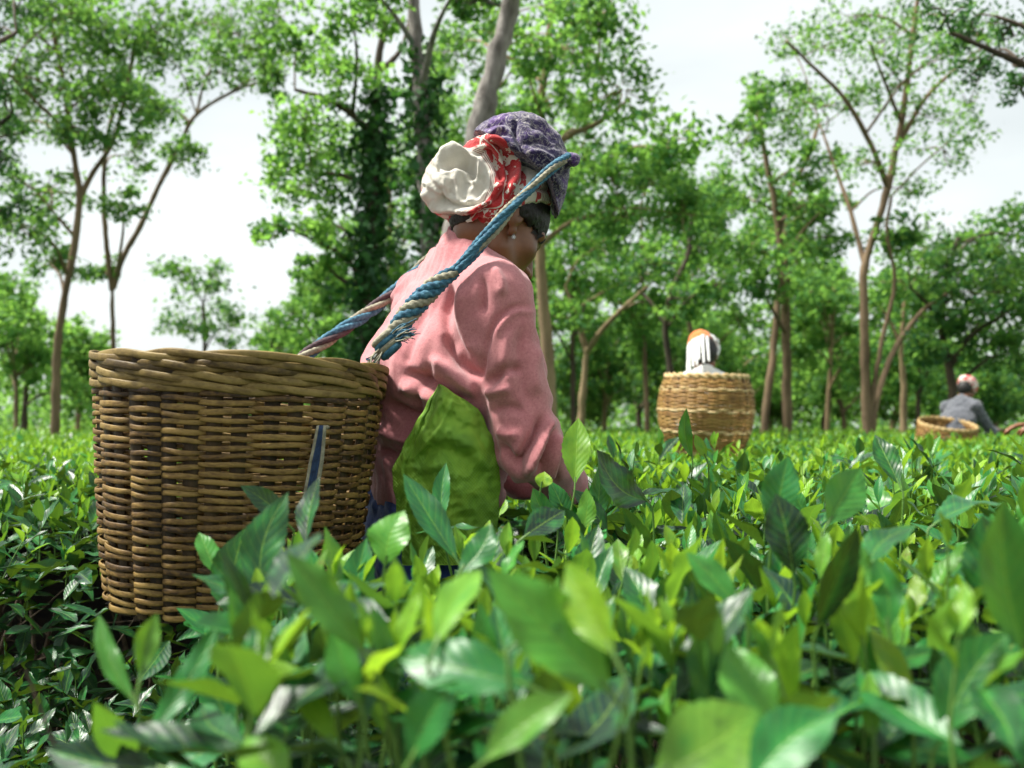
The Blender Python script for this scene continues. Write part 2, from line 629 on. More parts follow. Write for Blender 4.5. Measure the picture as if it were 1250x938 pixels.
M['rope_plum'] = simple_mat('plum_rope_yarn', (0.035, 0.02, 0.028), (0.09, 0.055, 0.06), 120, rough=0.85, bumps=0.8, dist=0.002)
M['eye'] = simple_mat('eye', (0.02, 0.015, 0.012), (0.03, 0.02, 0.015), 5, rough=0.1, bumps=0)
M['silver'] = simple_mat('silver_metal', (0.45, 0.45, 0.44), (0.6, 0.6, 0.58), 50, rough=0.25, bumps=0)
M['silver'].node_tree.nodes['Principled BSDF'].inputs['Metallic'].default_value = 1.0


def cane_mat(name, c1, c2, c3, rough=0.55):
    """Split bamboo: long fibres along the strip (u along), each strip with its own tone, some dirt."""
    m, nt, b = new_mat(name)
    uv = nd(nt, 'ShaderNodeUVMap')
    mp = nd(nt, 'ShaderNodeMapping')
    mp.inputs['Scale'].default_value = (6.0, 3.0, 1)
    nt.links.new(uv.outputs[0], mp.inputs['Vector'])
    oi = nd(nt, 'ShaderNodeObjectInfo')
    add = nd(nt, 'ShaderNodeVectorMath')
    nt.links.new(mp.outputs[0], add.inputs[0])
    cmb = nd(nt, 'ShaderNodeCombineXYZ')
    nt.links.new(mth(nt, 'MULTIPLY', oi.outputs['Random'], 50.0), cmb.inputs[2])
    nt.links.new(cmb.outputs[0], add.inputs[1])
    f1 = noise(nt, 3.0, 5, 0.7, add.outputs[0])
    f2 = noise(nt, 9.0, 4, 0.65, coords(nt))
    fac = mth(nt, 'ADD', mth(nt, 'MULTIPLY', f1, 0.75), mth(nt, 'ADD', mth(nt, 'MULTIPLY', f2, 0.45), mth(nt, 'MULTIPLY', mth(nt, 'SUBTRACT', oi.outputs['Random'], 0.4), 0.30)))
    col = ramp(nt, fac, [(0.44, c1), (0.60, c2), (0.80, c3)])
    col = mixc(nt, mth(nt, 'MULTIPLY', mth(nt, 'SUBTRACT', noise(nt, 30, 3, 0.6, coords(nt)), 0.52, clamp=True), 2.2), col, (c1[0] * 0.5, c1[1] * 0.5, c1[2] * 0.5))
    nt.links.new(col, b.inputs['Base Color'])
    b.inputs['Roughness'].default_value = rough
    b.inputs['Specular IOR Level'].default_value = 0.35
    bump(nt, b, f1, 0.6, 0.0015)
    return m


M['cane'] = cane_mat('weathered_cane', (0.024, 0.011, 0.003), (0.115, 0.062, 0.014), (0.25, 0.160, 0.042))
M['cane_rim'] = cane_mat('olive_rim_cane', (0.055, 0.033, 0.008), (0.135, 0.088, 0.021), (0.235, 0.165, 0.048))
M['cane_dark'] = cane_mat('dark_stake', (0.012, 0.007, 0.003), (0.035, 0.02, 0.007), (0.06, 0.036, 0.012))
M['cane_new'] = cane_mat('fresh_bamboo', (0.16, 0.08, 0.022), (0.29, 0.15, 0.042), (0.38, 0.23, 0.07))
M['cane_pale'] = cane_mat('pale_bamboo', (0.40, 0.26, 0.10), (0.54, 0.38, 0.17), (0.62, 0.47, 0.25))


# ------------------------------------------------------------------ ground
def build_ground():
    n = 121
    xs = np.sign(np.linspace(-1, 1, n)) * np.abs(np.linspace(-1, 1, n)) ** 3 * 400
    ys = np.sign(np.linspace(-0.6, 1, n)) * np.abs(np.linspace(-0.6, 1, n)) ** 3 * 600
    X, Y = np.meshgrid(xs, ys, indexing='ij')
    Z = 0.02 * np.sin(X * 5.1 + Y * 3) * np.exp(-((X / 6) ** 2 + (Y / 8) ** 2)) - 0.02
    V = np.stack([X, Y, Z], -1).reshape(-1, 3)
    i, k = np.meshgrid(np.arange(n - 1), np.arange(n - 1), indexing='ij')
    F = np.stack([i * n + k, (i + 1) * n + k, (i + 1) * n + k + 1, i * n + k + 1], -1).reshape(-1, 4)
    me = np_mesh('ground', V, F, np.full(len(F), 4))
    o = link_mesh('ground', me, M['soil'])
    o['kind'] = 'structure'


build_ground()


# ------------------------------------------------------------------ woven basket
def strip(geo, th, r, z, hw, ht, closed=True, prof=6, flat=False):
    """A split cane bent along angle th: radius r(th), height z(th), half height hw, half thickness ht."""
    n = len(th)
    a = np.arange(prof) / prof * 2 * PI
    ca, sa = np.cos(a), np.sin(a)
    if flat:                                          # split cane: flat faces, rounded edges
        prof = 8
        sa = np.array([0.55, 0.86, 1.0, 0.86, 0.55, -0.6, -1.0, -0.6])[[0, 1, 2, 3, 4, 5, 6, 7]]
        sa = np.array([-0.62, 0.62, 0.93, 1.0, 0.62, -0.62, -1.0, -0.93]); ca = np.array([1.0, 1.0, 0.6, -0.2, -1.0, -1.0, -0.2, 0.6])
        a = np.arange(prof) / prof * 2 * PI
    hw = np.broadcast_to(hw, (n,))
    dr = ca[None] * ht
    dz = sa[None] * hw[:, None]
    R = r[:, None] + dr
    Z = z[:, None] + dz
    V = np.stack([R * np.cos(th)[:, None], R * np.sin(th)[:, None], Z], -1).reshape(-1, 3)
    m = n if closed else n - 1
    i, k = np.meshgrid(np.arange(m), np.arange(prof), indexing='ij')
    i2 = (i + 1) % n
    k2 = (k + 1) % prof
    F = np.stack([i * prof + k, i2 * prof + k, i2 * prof + k2, i * prof + k2], -1).reshape(-1, 4)
    uv = np.stack([np.broadcast_to(th[:, None], (n, prof)), np.broadcast_to(a[None] / 6.28, (n, prof))], -1).reshape(-1, 2)
    geo.add(V, F, uv)


def big_basket(t, R0, R1, H, rows, cols, mats, rim_rows, rim_h, bands=()):
    """Tapering basket about the Empty t (base at its origin): weavers over and under stakes, twined rim."""
    def rad(z):
        s = z / H
        return R1 + (R0 - R1) * s ** 0.75
    zt = H - rim_h
    pitch = (zt - 0.012) / rows
    seg = 10
    n = cols * seg
    th0 = np.arange(n) / n * 2 * PI
    rg = np.random.default_rng(5)
    colw = rg.uniform(-0.35, 0.35, cols)            # stakes are not evenly spread
    warp = np.interp(th0, np.arange(cols + 1) / cols * 2 * PI, np.append(colw, colw[0])) * (2 * PI / cols) * 0.55
    for k in range(rows):
        z0 = 0.012 + (k + 0.5) * pitch
        ph = PI * (k % 2)
        w = np.sin(th0 * cols / 2 + ph)
        w = np.sign(w) * np.abs(w) ** 0.55
        amp = 0.0080
        g = Geo()
        z = np.full(n, z0) + 0.0018 * np.sin(th0 * 3 + rg.uniform(0, 6)) + 0.0014 * np.sin(th0 * 7 + rg.uniform(0, 6)) + 0.0008 * np.sin(th0 * 19 + rg.uniform(0, 6)) + rg.uniform(-0.0009, 0.0009)
        dent = 1 + 0.010 * np.sin(2 * th0 + 1.0) + 0.006 * np.sin(3 * th0 + z0 * 9)
        r = rad(z0) * dent + amp * w
        strip(g, th0 + warp, r + 0.0006 * np.sin(th0 * 9 + rg.uniform(0, 6)), z, pitch * (0.54 + 0.15 * w + rg.uniform(-.09, .07)), 0.0017, flat=True)
        g.build('weaver', mats[1] if k in bands else mats[0], t)
    for k in range(cols):
        a = (k + 0.5) / cols * 2 * PI
        i = int((k + 0.5) * seg) % n
        a = a + warp[i]
        for da in (-0.078, 0.078):
            g = Geo()
            zz = np.linspace(0.006, H - 0.01, 10)
            rr = rad(zz) * (1 + 0.010 * np.sin(2 * a + 1.0))
            V = np.array([[(q + e_) * math.cos(a + da + s_), (q + e_) * math.sin(a + da + s_), z_] for q, z_ in zip(rr, zz) for e_, s_ in ((-.002, -.052), (.001, -.05), (.003, 0), (.001, .05), (-.002, .052))])
            F_ = [[i_ * 5 + k_, i_ * 5 + (k_ + 1) % 5, i_ * 5 + 5 + (k_ + 1) % 5, i_ * 5 + 5 + k_] for i_ in range(9) for k_ in range(5)]
            g.add(V, F_, np.stack([np.repeat(zz, 5) * 4, np.tile(np.linspace(0, 1, 5), 10)], 1))
            g.build('stake', mats[2], t)
    # rim: courses of two canes twisted round each other
    nr = 420
    th = np.arange(nr) / nr * 2 * PI
    rp = rim_h / rim_rows
    for k in range(rim_rows):
        z0 = zt + (k + 0.5) * rp
        cyc = 5 + (k * 3) % 4
        for s in (0, 1):
            a = cyc * th + 0.5 * np.sin(th * 5 + k) + s * PI + k * 1.9
            g = Geo()
            dent = 1 + 0.010 * np.sin(2 * th + 1.0)
            r = (rad(z0) + 0.004) * dent + 0.0058 * np.sin(a)
            z = z0 + rp * 0.30 * np.cos(a) + 0.002 * np.sin(th * 3 + k)
            strip(g, th, r, z, rp * 0.42, 0.0028, flat=True)
            g.build('rim_cane', mats[3], t)
    # floor of the basket, a lattice of flat slats
    g = Geo()
    for q in np.linspace(-R1 * 0.9, R1 * 0.9, 9):
        h = math.sqrt(max(R1 * R1 - q * q, 0.001))
        g.tube([(-h, q, 0.006), (0, q, 0.008), (h, q, 0.006)], 0.016, 6, flat=0.2)
        g.tube([(q, -h, 0.012), (q, 0, 0.010), (q, h, 0.012)], 0.016, 6, flat=0.2)
    g.build('base', mats[2], t)


BK_D = 1.75
bk_top = at(288.5, 439, BK_D)
bk_bot = at(284, 737, BK_D)
basket = thing('woven_basket', 'large brown woven cane basket with olive rim behind the woman in pink', 'basket', tuple(bk_bot), 'tea baskets on the pickers backs')
_ax = Vector(bk_top - bk_bot)
BK_H = _ax.length
basket.rotation_mode = 'QUATERNION'
_lean = Vector((0.042, -0.012, 1.0))
basket.rotation_quaternion = _lean.to_track_quat('Z', 'Y')
big_basket(basket, 0.245, 0.199, BK_H, 52, 20, (M['cane'], M['cane'], M['cane_dark'], M['cane_rim']), 4, 0.060)


# ------------------------------------------------------------------ people
def hand_sdf(w, d, nrm, thumb, s=1.0, curl=0.5):
    """A hand from the wrist w along d; nrm points out of the back of the hand; thumb is the side of the thumb."""
    w, d, nrm, thumb = [np.asarray(v, float) for v in (w, d, nrm, thumb)]
    d = unit(d); thumb = unit(thumb - d * (thumb @ d)); nrm = np.cross(d, thumb) * (1 if np.cross(d, thumb) @ nrm > 0 else -1)
    parts = []
    for k in range(4):
        o = (1.5 - k) * 0.019 * s
        a = w + d * 0.02 * s + thumb * o * 0.55
        b = w + d * (0.088 - 0.004 * abs(k - 1)) * s + thumb * o
        parts.append((a, b, 0.0125 * s, 0.0105 * s, 0.012))
        L = [0.040, 0.045, 0.042, 0.033][k] * s
        an = curl * (0.8 + 0.15 * k)
        p = b
        for j in range(3):
            ang = an * (0.5 + 0.75 * j)
            q = p + (d * math.cos(ang) - nrm * math.sin(ang)) * L * [1, 0.65, 0.5][j]
            parts.append((p, q, (0.0092 - 0.0009 * j) * s, (0.0086 - 0.0010 * j) * s, 0.003))
            p = q
    t0 = w + d * 0.025 * s + thumb * 0.024 * s - nrm * 0.006 * s
    t1 = t0 + (d * 0.7 + thumb * 0.62 - nrm * 0.35) * 0.042 * s
    t2 = t1 + (d * 0.9 + thumb * 0.1 - nrm * 0.35) * 0.034 * s
    t3 = t2 + (d * 0.9 - thumb * 0.2 - nrm * 0.35) * 0.024 * s
    parts += [(t0, t1, 0.0135 * s, 0.0105 * s, 0.012), (t1, t2, 0.0102 * s, 0.0092 * s, 0.003), (t2, t3, 0.0092 * s, 0.0072 * s, 0.003)]

    def f(p):
        out = None
        for a, b, ra, rb, k in parts:
            v = cap_(p, a, b, ra, rb)
            out = v if out is None else su(out, v, k)
        return out
    return f


def head_frame(F, up):
    F = unit(np.asarray(F, float))
    U = np.asarray(up, float)
    U = unit(U - F * (U @ F))
    R = np.cross(F, U)          # her right-hand side
    return np.stack([R, F, U], 1)


def head_sdf(q):
    """q in the head frame: x her right, y forward, z up; origin between the ears."""
    d = ell_(q, (0, -0.012, 0.032), (0.076, 0.097, 0.092))
    d = su(d, ell_(q, (0, 0.030, -0.045), (0.060, 0.064, 0.076)), 0.03)
    d = su(d, cap_(q, (0.022, 0.066, -0.103), (-0.022, 0.066, -0.103), 0.017), 0.03)
    for s in (1, -1):
        d = su(d, cap_(q, (s * 0.050, 0.005, -0.065), (s * 0.030, 0.055, -0.098), 0.018, 0.016), 0.03)
        d = su(d, ell_(q, (s * 0.043, 0.055, -0.022), (0.020, 0.022, 0.020)), 0.03)
        d = su(d, cap_(q, (s * 0.014, 0.087, 0.026), (s * 0.052, 0.066, 0.022), 0.011, 0.009), 0.016)
        d = ss(d, ell_(q, (s * 0.033, 0.100, 0.006), (0.019, 0.020, 0.012)), 0.012)
        d = su(d, ell_(q, (s * 0.032, 0.071, 0.004), (0.0155, 0.0155, 0.0125)), 0.004)
        d = ss(d, cap_(q, (s * 0.018, 0.089, -0.001), (s * 0.046, 0.078, -0.001), 0.0012), 0.003)
        # ear: rim with a hollow, and a lobe
        ear = ell_(q, (s * 0.077, -0.014, -0.004), (0.009, 0.017, 0.028))
        ear = ss(ear, ell_(q, (s * 0.092, -0.008, 0.002), (0.010, 0.011, 0.018)), 0.006)
        ear = su(ear, ell_(q, (s * 0.074, -0.002, -0.033), (0.007, 0.009, 0.010)), 0.006)
        d = su(d, ear, 0.007)
    d = su(d, cap_(q, (0, 0.088, 0.014), (0, 0.113, -0.028), 0.0085, 0.0125), 0.012)
    for s in (1, -1):
        d = su(d, ell_(q, (s * 0.014, 0.099, -0.034), (0.010, 0.012, 0.009)), 0.008)
    d = su(d, ell_(q, (0, 0.083, -0.062), (0.028, 0.020, 0.018)), 0.014)
    d = su(d, cap_(q, (-0.018, 0.094, -0.061), (0.018, 0.094, -0.061), 0.0075), 0.008)
    d = su(d, cap_(q, (-0.015, 0.093, -0.076), (0.015, 0.093, -0.076), 0.0085), 0.008)
    d = ss(d, cap_(q, (-0.022, 0.103, -0.0685), (0.022, 0.103, -0.0685), 0.0022), 0.004)
    return d


class Ell:
    """Tapered capsule, wider along one axis."""
    def __init__(self, ax, ratio):
        ax = unit(np.asarray(ax, float))
        self.T = np.eye(3) + (1 / ratio - 1) * np.outer(ax, ax)

    def __call__(self, p, a, b, ra, rb):
        T = self.T.astype(np.float32)
        return cap_(p @ T, np.asarray(a) @ self.T, np.asarray(b) @ self.T, ra, rb)


# ---- the woman in the pink shirt
BR = np.array([0.423, -0.906, 0.0])      # her right
BF = np.array([0.906, 0.423, 0.0])       # her front
W = dict(
    pelvis=at(520, 690, 1.99), waist=at(533, 580, 1.98), chest=at(540, 455, 1.965), upper=at(556, 385, 1.955), neck=at(580, 322, 1.94),
    shR=at(605, 369, 1.80), elR=at(645, 545, 1.78), wrR=at(694, 592, 1.94),
    shL=at(517, 372, 2.09), elL=at(590, 545, 2.17), wrL=at(668, 606, 2.12))
HEAD_O = at(607, 275, 1.93)
HF = head_frame((0.625, 0.50, -0.60), (0.46, 0.37, 0.80))
hipR, hipL = W['pelvis'] + BR * 0.085, W['pelvis'] - BR * 0.085
ankR = np.array([hipR[0] + 0.02, hipR[1] - 0.02, 0.07]); ankL = np.array([hipL[0] - 0.03, hipL[1] + 0.05, 0.07])
kneeR = (hipR + ankR) / 2 + BF * 0.03; kneeL = (hipL + ankL) / 2 + BF * 0.05

woman = thing('person', 'woman in a faded pink shirt and wrapped headcloths bending over the tea', 'person',
              (float(W['pelvis'][0]), float(W['pelvis'][1]), 0.0), 'tea pickers')

handR = hand_sdf(W['wrR'], unit(at(722, 612, 2.02) - W['wrR']), (0.1, -0.4, 0.9), (0.2, 0.9, 0.4), 0.95, 0.55)
handL = hand_sdf(W['wrL'], unit(at(716, 622, 2.06) - W['wrL']), (0, 0, 1), (0.2, -0.9, 0.3), 0.95, 0.6)
torso = Ell(BR, 1.35)


def woman_body(p):
    q = ((p - HEAD_O.astype(np.float32)) @ HF.astype(np.float32))
    d = head_sdf(q)
    nk0 = HEAD_O + HF @ np.array([0, -0.025, -0.045])
    d = su(d, cap_(p, nk0, W['neck'] - np.array([0, 0, 0.02]), 0.047, 0.058), 0.025)
    t = torso(p, W['pelvis'], W['waist'], 0.105, 0.10)
    t = su(t, torso(p, W['waist'], W['chest'], 0.10, 0.112), 0.03)
    t = su(t, torso(p, W['chest'], W['upper'], 0.112, 0.075), 0.03)
    d = su(d, t, 0.04)
    for s in 'RL':
        sh, el, wr = W['sh' + s], W['el' + s], W['wr' + s]
        a = su(cap_(p, sh, el, 0.044, 0.034), cap_(p, el, wr, 0.034, 0.024), 0.012)
        d = su(d, a, 0.03)
        d = su(d, (handR if s == 'R' else handL)(p), 0.012)
    for h, k, an in ((hipR, kneeR, ankR), (hipL, kneeL, ankL)):
        leg = su(cap_(p, h, k, 0.075, 0.048), cap_(p, k, an, 0.050, 0.032), 0.02)
        leg = su(leg, cap_(p, an + BF * -0.03 - [0, 0, 0.025], an + BF * 0.13 - [0, 0, 0.045], 0.034, 0.022), 0.02)
        d = su(d, leg, 0.03)
    return d


surf_obj('body', woman_body, (-0.50, 1.55, -0.03), (0.33, 2.45, 1.60), 0.0042, M['skin'], woman)


# shirt: loose blouse with sleeves, its creases laid as furrows and ridges along lines on the cloth
CREASES = [  # (photo px polyline, depth amplitude m, half width px)
    ([(649, 380), (631, 375), (612, 386), (598, 408), (590, 440), (584, 470)], -0.0050, 4.0),
    ([(655, 383), (632, 380), (617, 390), (603, 412)], 0.0030, 4.5),
    ([(588, 462), (573, 452), (556, 432), (541, 407)], -0.011, 6),
    ([(584, 480), (566, 470), (545, 452), (521, 438)], 0.010, 8),
    ([(580, 492), (560, 488), (538, 475), (512, 462), (490, 452)], -0.012, 7),
    ([(560, 505), (540, 493), (515, 480), (487, 468)], 0.010, 8),
    ([(530, 440), (518, 460), (511, 490), (507, 520)], -0.007, 6),
    ([(470, 490), (486, 500), (507, 512), (530, 525)], -0.012, 7),
    ([(466, 520), (484, 532), (505, 540)], 0.010, 7),
    ([(463, 548), (480, 556), (500, 566)], -0.010, 6),
    ([(552, 345), (545, 375), (549, 405), (562, 430)], -0.008, 6),
    ([(568, 345), (566, 380), (574, 415), (585, 440)], 0.007, 7),
    ([(585, 335), (590, 355), (588, 385)], -0.006, 5),
    ([(600, 325), (612, 345), (612, 362)], 0.005, 5),
    ([(522, 365), (512, 395), (500, 425), (492, 455)], -0.005, 7),
    ([(483, 395), (470, 425), (466, 460)], -0.004, 8),
    ([(590, 470), (603, 462), (618, 452), (640, 448)], -0.009, 6),
    ([(592, 482), (606, 478), (626, 474)], 0.007, 6),
    ([(598, 505), (614, 498), (640, 500)], -0.006, 6),
    ([(640, 395), (634, 430), (640, 470), (650, 500)], -0.0045, 7),
    ([(622, 400), (616, 435), (620, 470)], 0.004, 7),
    ([(664, 506), (655, 528), (640, 552), (628, 572)], -0.013, 5),
    ([(673, 508), (667, 530), (655, 556), (640, 580)], 0.011, 6),
    ([(675, 520), (668, 548), (658, 580)], -0.011, 5),
    ([(682, 528), (678, 552), (668, 588)], 0.008, 5),
    ([(686, 548), (682, 568), (676, 594)], -0.008, 4),
    ([(612, 540), (622, 560), (640, 574)], -0.009, 6),
    ([(606, 525), (616, 530), (634, 532)], 0.006, 6),
    ([(662, 420), (652, 450), (655, 485)], 0.004, 8),
    ([(470, 365), (500, 345), (530, 325)], -0.003, 8),
    ([(575, 520), (592, 540), (600, 565)], -0.009, 8),
]


def poly_dist(x, y, pl):
    pl = smooth_path(np.array([(a, b, 0.0) for a, b in pl]), 24)[:, :2]
    best = np.full(len(x), 1e9); tt = np.zeros(len(x))
    n = len(pl) - 1
    for i in range(n):
        a, b = pl[i], pl[i + 1]
        ab = b - a
        t = np.clip(((x - a[0]) * ab[0] + (y - a[1]) * ab[1]) / (ab @ ab + 1e-9), 0, 1)
        d = np.hypot(x - a[0] - t * ab[0], y - a[1] - t * ab[1])
        m = d < best
        best[m] = d[m]; tt[m] = ((i + t) / n)[m]
    return best, tt


def shirt_disp(V, N):
    x, y, d = to_px(V)
    facing = np.clip(-(unit(V - CAM) * N).sum(1) * 2.5, 0, 1)      # near side only
    out = 0.0035 * vnoise(V * 7, 3) + 0.0018 * vnoise(V * 19 + 3.0, 4)
    tot = np.zeros(len(V))
    for pl, amp, wpx in CREASES:
        r, t = poly_dist(x, y, pl)
        taper = np.clip(np.sin(np.clip(t, 0.02, 0.98) * PI) * 1.8, 0, 1)
        taper = np.where((t <= 0.001) | (t >= 0.999), taper * 0.5, taper)
        tot += amp * taper * np.exp(-(r / wpx) ** 2)
    out += 1.9 * tot * facing
    # on the side away from the camera: gathered folds of the same kind
    s = np.sin(V[:, 2] * 60 + 8 * vnoise(V * 4, 8))
    out += (1 - facing) * 0.004 * s
    return out


def shirt_f(p):
    p = p.astype(np.float32)
    t = torso(p, W['waist'] - [0, 0, 0.015], W['chest'], 0.128, 0.140)
    t = su(t, torso(p, W['chest'], W['upper'], 0.138, 0.098), 0.05)
    t = su(t, cap_(p, W['upper'], W['neck'], 0.092, 0.066), 0.05)
    t = su(t, cap_(p, W['neck'] - BR * 0.01, W['shR'] - [0, 0, -0.012], 0.055, 0.060), 0.05)
    t = su(t, cap_(p, W['neck'] + BR * 0.01, W['shL'] - [0, 0, -0.005], 0.055, 0.060), 0.05)
    sl = None
    for s in 'RL':
        sh, el, wr = W['sh' + s], W['el' + s], W['wr' + s]
        a = su(cap_(p, sh, el, 0.064, 0.057), cap_(p, el, wr + (wr - el) * 0.02, 0.057, 0.043), 0.03)
        cut = (p - (wr + unit(wr - el) * 0.004).astype(np.float32)) @ unit(wr - el).astype(np.float32)
        a = np.maximum(a, cut)
        t = su(t, a, 0.022)
    # open at the hem and the collar
    hem = W['waist'][2] - 0.055
    t = np.maximum(t, (hem - p[:, 2]))
    nd_ = unit(HEAD_O - W['neck'])
    col = (p - (W['neck'] + nd_ * 0.038).astype(np.float32)) @ nd_.astype(np.float32)
    return np.maximum(t, col)


surf_obj('shirt', shirt_f, (-0.45, 1.60, 0.85), (0.28, 2.40, 1.46), 0.0045, M['pink'], woman, shirt_disp)

# collar band folded round the neck
_nd = unit(HEAD_O - W['neck'])
_M = head_frame(BF, _nd)


def collar_f(p):
    q = (p - (W['neck'] + _nd * 0.040 - BF * 0.006).astype(np.float32)) @ _M.astype(np.float32)
    rr = np.hypot(q[:, 0], q[:, 1] * 0.95)
    base = 0.069 - 0.18 * q[:, 2]
    d = np.abs(rr - base) - 0.0035
    return np.maximum(np.maximum(d, q[:, 2] - 0.024 + 0.25 * np.clip(q[:, 1], 0, 1)), -0.040 - q[:, 2])


surf_obj('collar', collar_f, W['neck'] - 0.12, W['neck'] + 0.12, 0.003, M['pink'], woman,
         disp=lambda V, N: 0.002 * vnoise(V * 22, 5))


def trousers_f(p):
    d = torso(p, W['pelvis'] + [0, 0, 0.13], W['pelvis'], 0.118, 0.122)
    for h, k, an in ((hipR, kneeR, ankR), (hipL, kneeL, ankL)):
        leg = su(cap_(p, h, k, 0.098, 0.078), cap_(p, k, an, 0.078, 0.065), 0.02)
        d = su(d, leg, 0.03)
    d = np.maximum(d, 0.11 - p[:, 2])
    return np.maximum(d, p[:, 2] - (W['waist'][2] - 0.02))


surf_obj('trousers', trousers_f, (-0.45, 1.60, 0.08), (0.22, 2.40, 1.02), 0.009, M['blue_cloth'], woman,
         disp=lambda V, N: 0.006 * vnoise(V * np.array([9, 9, 16]), 9) + 0.003 * vnoise(V * 30, 10))


# hair under the headcloths
def H(x, y, z):
    return HEAD_O + HF @ np.array([x, y, z])


CLOTH_A = at(640, 257, 1.93)
CLOTH_N = np.cross(unit(at(555, 279, 1.93) - at(682, 249, 1.93)), [0, 1, 0])
CLOTH_N = unit(CLOTH_N * np.sign(CLOTH_N[2]))


def hair_line(y):
    return np.interp(y, [-0.10, -0.03, 0.0, 0.02, 0.05, 0.075, 0.10], [-0.10, -0.055, 0.010, 0.014, 0.013, 0.018, 0.034])


def hair_f(p):
    q = (p - HEAD_O.astype(np.float32)) @ HF.astype(np.float32)
    d = ell_(q, (0, -0.010, 0.034), (0.082, 0.104, 0.096))
    d = su(d, ell_(q, (0, -0.040, -0.022), (0.060, 0.058, 0.050)), 0.02)
    cut = hair_line(q[:, 1]) + 0.0025 * np.sin(q[:, 1] * 310) + 0.002 * np.sin(q[:, 1] * 730 + 1) - q[:, 2]
    d = np.maximum(d, cut)
    # side curl before the ear
    for s in (1, -1):
        d = su(d, cap_(q, (s * 0.073, 0.022, 0.030), (s * 0.073, 0.020, 0.004), 0.008, 0.003), 0.012)
        d = su(d, ell_(q, (s * 0.080, -0.008, 0.020), (0.011, 0.030, 0.022)), 0.012)
    above = (p - CLOTH_A.astype(np.float32)) @ CLOTH_N.astype(np.float32)
    nape = -0.009 - above - 0.3 * np.clip(q[:, 1] + 0.02, 0, 1) * 10      # only a little hair shows at the nape
    return np.maximum(np.maximum(d, above - 0.010), nape)


surf_obj('hair', hair_f, HEAD_O - 0.15, HEAD_O + 0.15, 0.0032, M['hair'], woman,
         disp=lambda V, N: 0.0008 * vnoise(V * 60, 12) + 0.0010 * vnoise(V * 190, 13))


def hair_wisps():
    """Loose fine hairs along the hair line, lying on the skin."""
    r = np.random.default_rng(6)
    g_ = Geo()
    for k in range(150):
        y0 = r.uniform(-0.005, 0.080)
        z0 = float(hair_line(y0)) + 0.006
        ln_w = r.uniform(0.006, 0.020)
        P = np.stack([np.full(6, 0.08 if y0 < 0.07 else 0.05), y0 - np.linspace(0, 1, 6) * r.uniform(0.0, 0.014), z0 - np.linspace(0, 1, 6) * ln_w], 1)
        for _ in range(8):
            G = grad(lambda p: head_sdf(p.astype(np.float32)), P, 0.002)
            P = P - np.clip(head_sdf(P.astype(np.float32))[:, None] * unit(G), -0.02, 0.02)
        P = P + unit(grad(lambda p: head_sdf(p.astype(np.float32)), P, 0.002)) * 0.0012
        g_.tube(HEAD_O + P @ HF.T, np.linspace(0.0009, 0.0003, 6), 4, cap=False)
    put_under(g_.build('hair_wisps', M['hair']), woman)['kind'] = 'stuff'


hair_wisps()


# headcloths --------------------------------------------------------------
def rel(px, py, d):
    return at(px, py, d)


BUN = at(566, 228, 1.925)                       # centre of the rolled bundle at the back of the head
bun_ax = unit(at(640, 218, 1.935) - BUN)        # from the bundle towards the forehead
SKL = at(634, 222, 1.93)
CR = at(636, 203, 1.94)


def headcloth_mat():
    """White cotton with red bands, thin dark-red pin stripes and a broken white figure in the red, laid by the distance 'wrap' along the cloth."""
    m, nt, b = new_mat('red_and_white_headcloth')
    w = attr(nt, 'wrap')
    x = attr(nt, 'along')
    v = coords(nt)
    w2 = mth(nt, 'ADD', w, mth(nt, 'MULTIPLY', mth(nt, 'SUBTRACT', noise(nt, 18, 3, 0.5, v), 0.5), 0.05))
    white = ramp(nt, noise(nt, 12, 4, 0.6, v), [(0.3, (0.56, 0.53, 0.46)), (0.7, (0.74, 0.71, 0.63))])
    red = ramp(nt, noise(nt, 40, 4, 0.6, v), [(0.3, (0.34, 0.012, 0.018)), (0.7, (0.50, 0.04, 0.04))])
    fig = mth(nt, 'GREATER_THAN', mth(nt, 'ADD', mth(nt, 'MULTIPLY', mth(nt, 'SINE', mth(nt, 'MULTIPLY', x, 130.0)), 0.09), noise(nt, 85, 2, 0.6, v)), 0.60)
    red = mixc(nt, fig, red, white)
    n = nt.nodes.new('ShaderNodeValToRGB')
    n.color_ramp.interpolation = 'CONSTANT'
    bands = [(0, 0), (0.325, .5), (0.375, 1), (0.465, 0), (0.475, 1), (0.575, 0), (0.595, 1), (0.625, 0), (0.70, 1), (0.74, .5), (0.84, 1), (0.90, 0)]
    while len(n.color_ramp.elements) < len(bands):
        n.color_ramp.elements.new(0.5)
    for e, (p, c) in zip(n.color_ramp.elements, bands):
        e.position = p
        e.color = (c, c, c, 1)
    nt.links.new(w2, n.inputs['Fac'])
    band = n.outputs['Color']
    pin = mth(nt, 'GREATER_THAN', mth(nt, 'FRACT', mth(nt, 'MULTIPLY', w2, 70.0)), 0.55)
    is_red = mth(nt, 'GREATER_THAN', band, 0.8)
    is_pin = mth(nt, 'MULTIPLY', mth(nt, 'GREATER_THAN', band, 0.3), mth(nt, 'LESS_THAN', band, 0.7))
    col = mixc(nt, is_red, white, red)
    col = mixc(nt, mth(nt, 'MULTIPLY', mth(nt, 'MULTIPLY', is_pin, pin), 0.85), col, (0.20, 0.03, 0.03))
    nt.links.new(col, b.inputs['Base Color'])
    b.inputs['Roughness'].default_value = 0.9
    b.inputs['Specular IOR Level'].default_value = 0.15
    b.inputs['Sheen Weight'].default_value = 0.25
    bump(nt, b, mth(nt, 'ADD', noise(nt, 700, 1, 0.5, v), mth(nt, 'MULTIPLY', noise(nt, 55, 5, 0.7, v, 1.5), 2.2)), 0.6, 0.003)
    return m


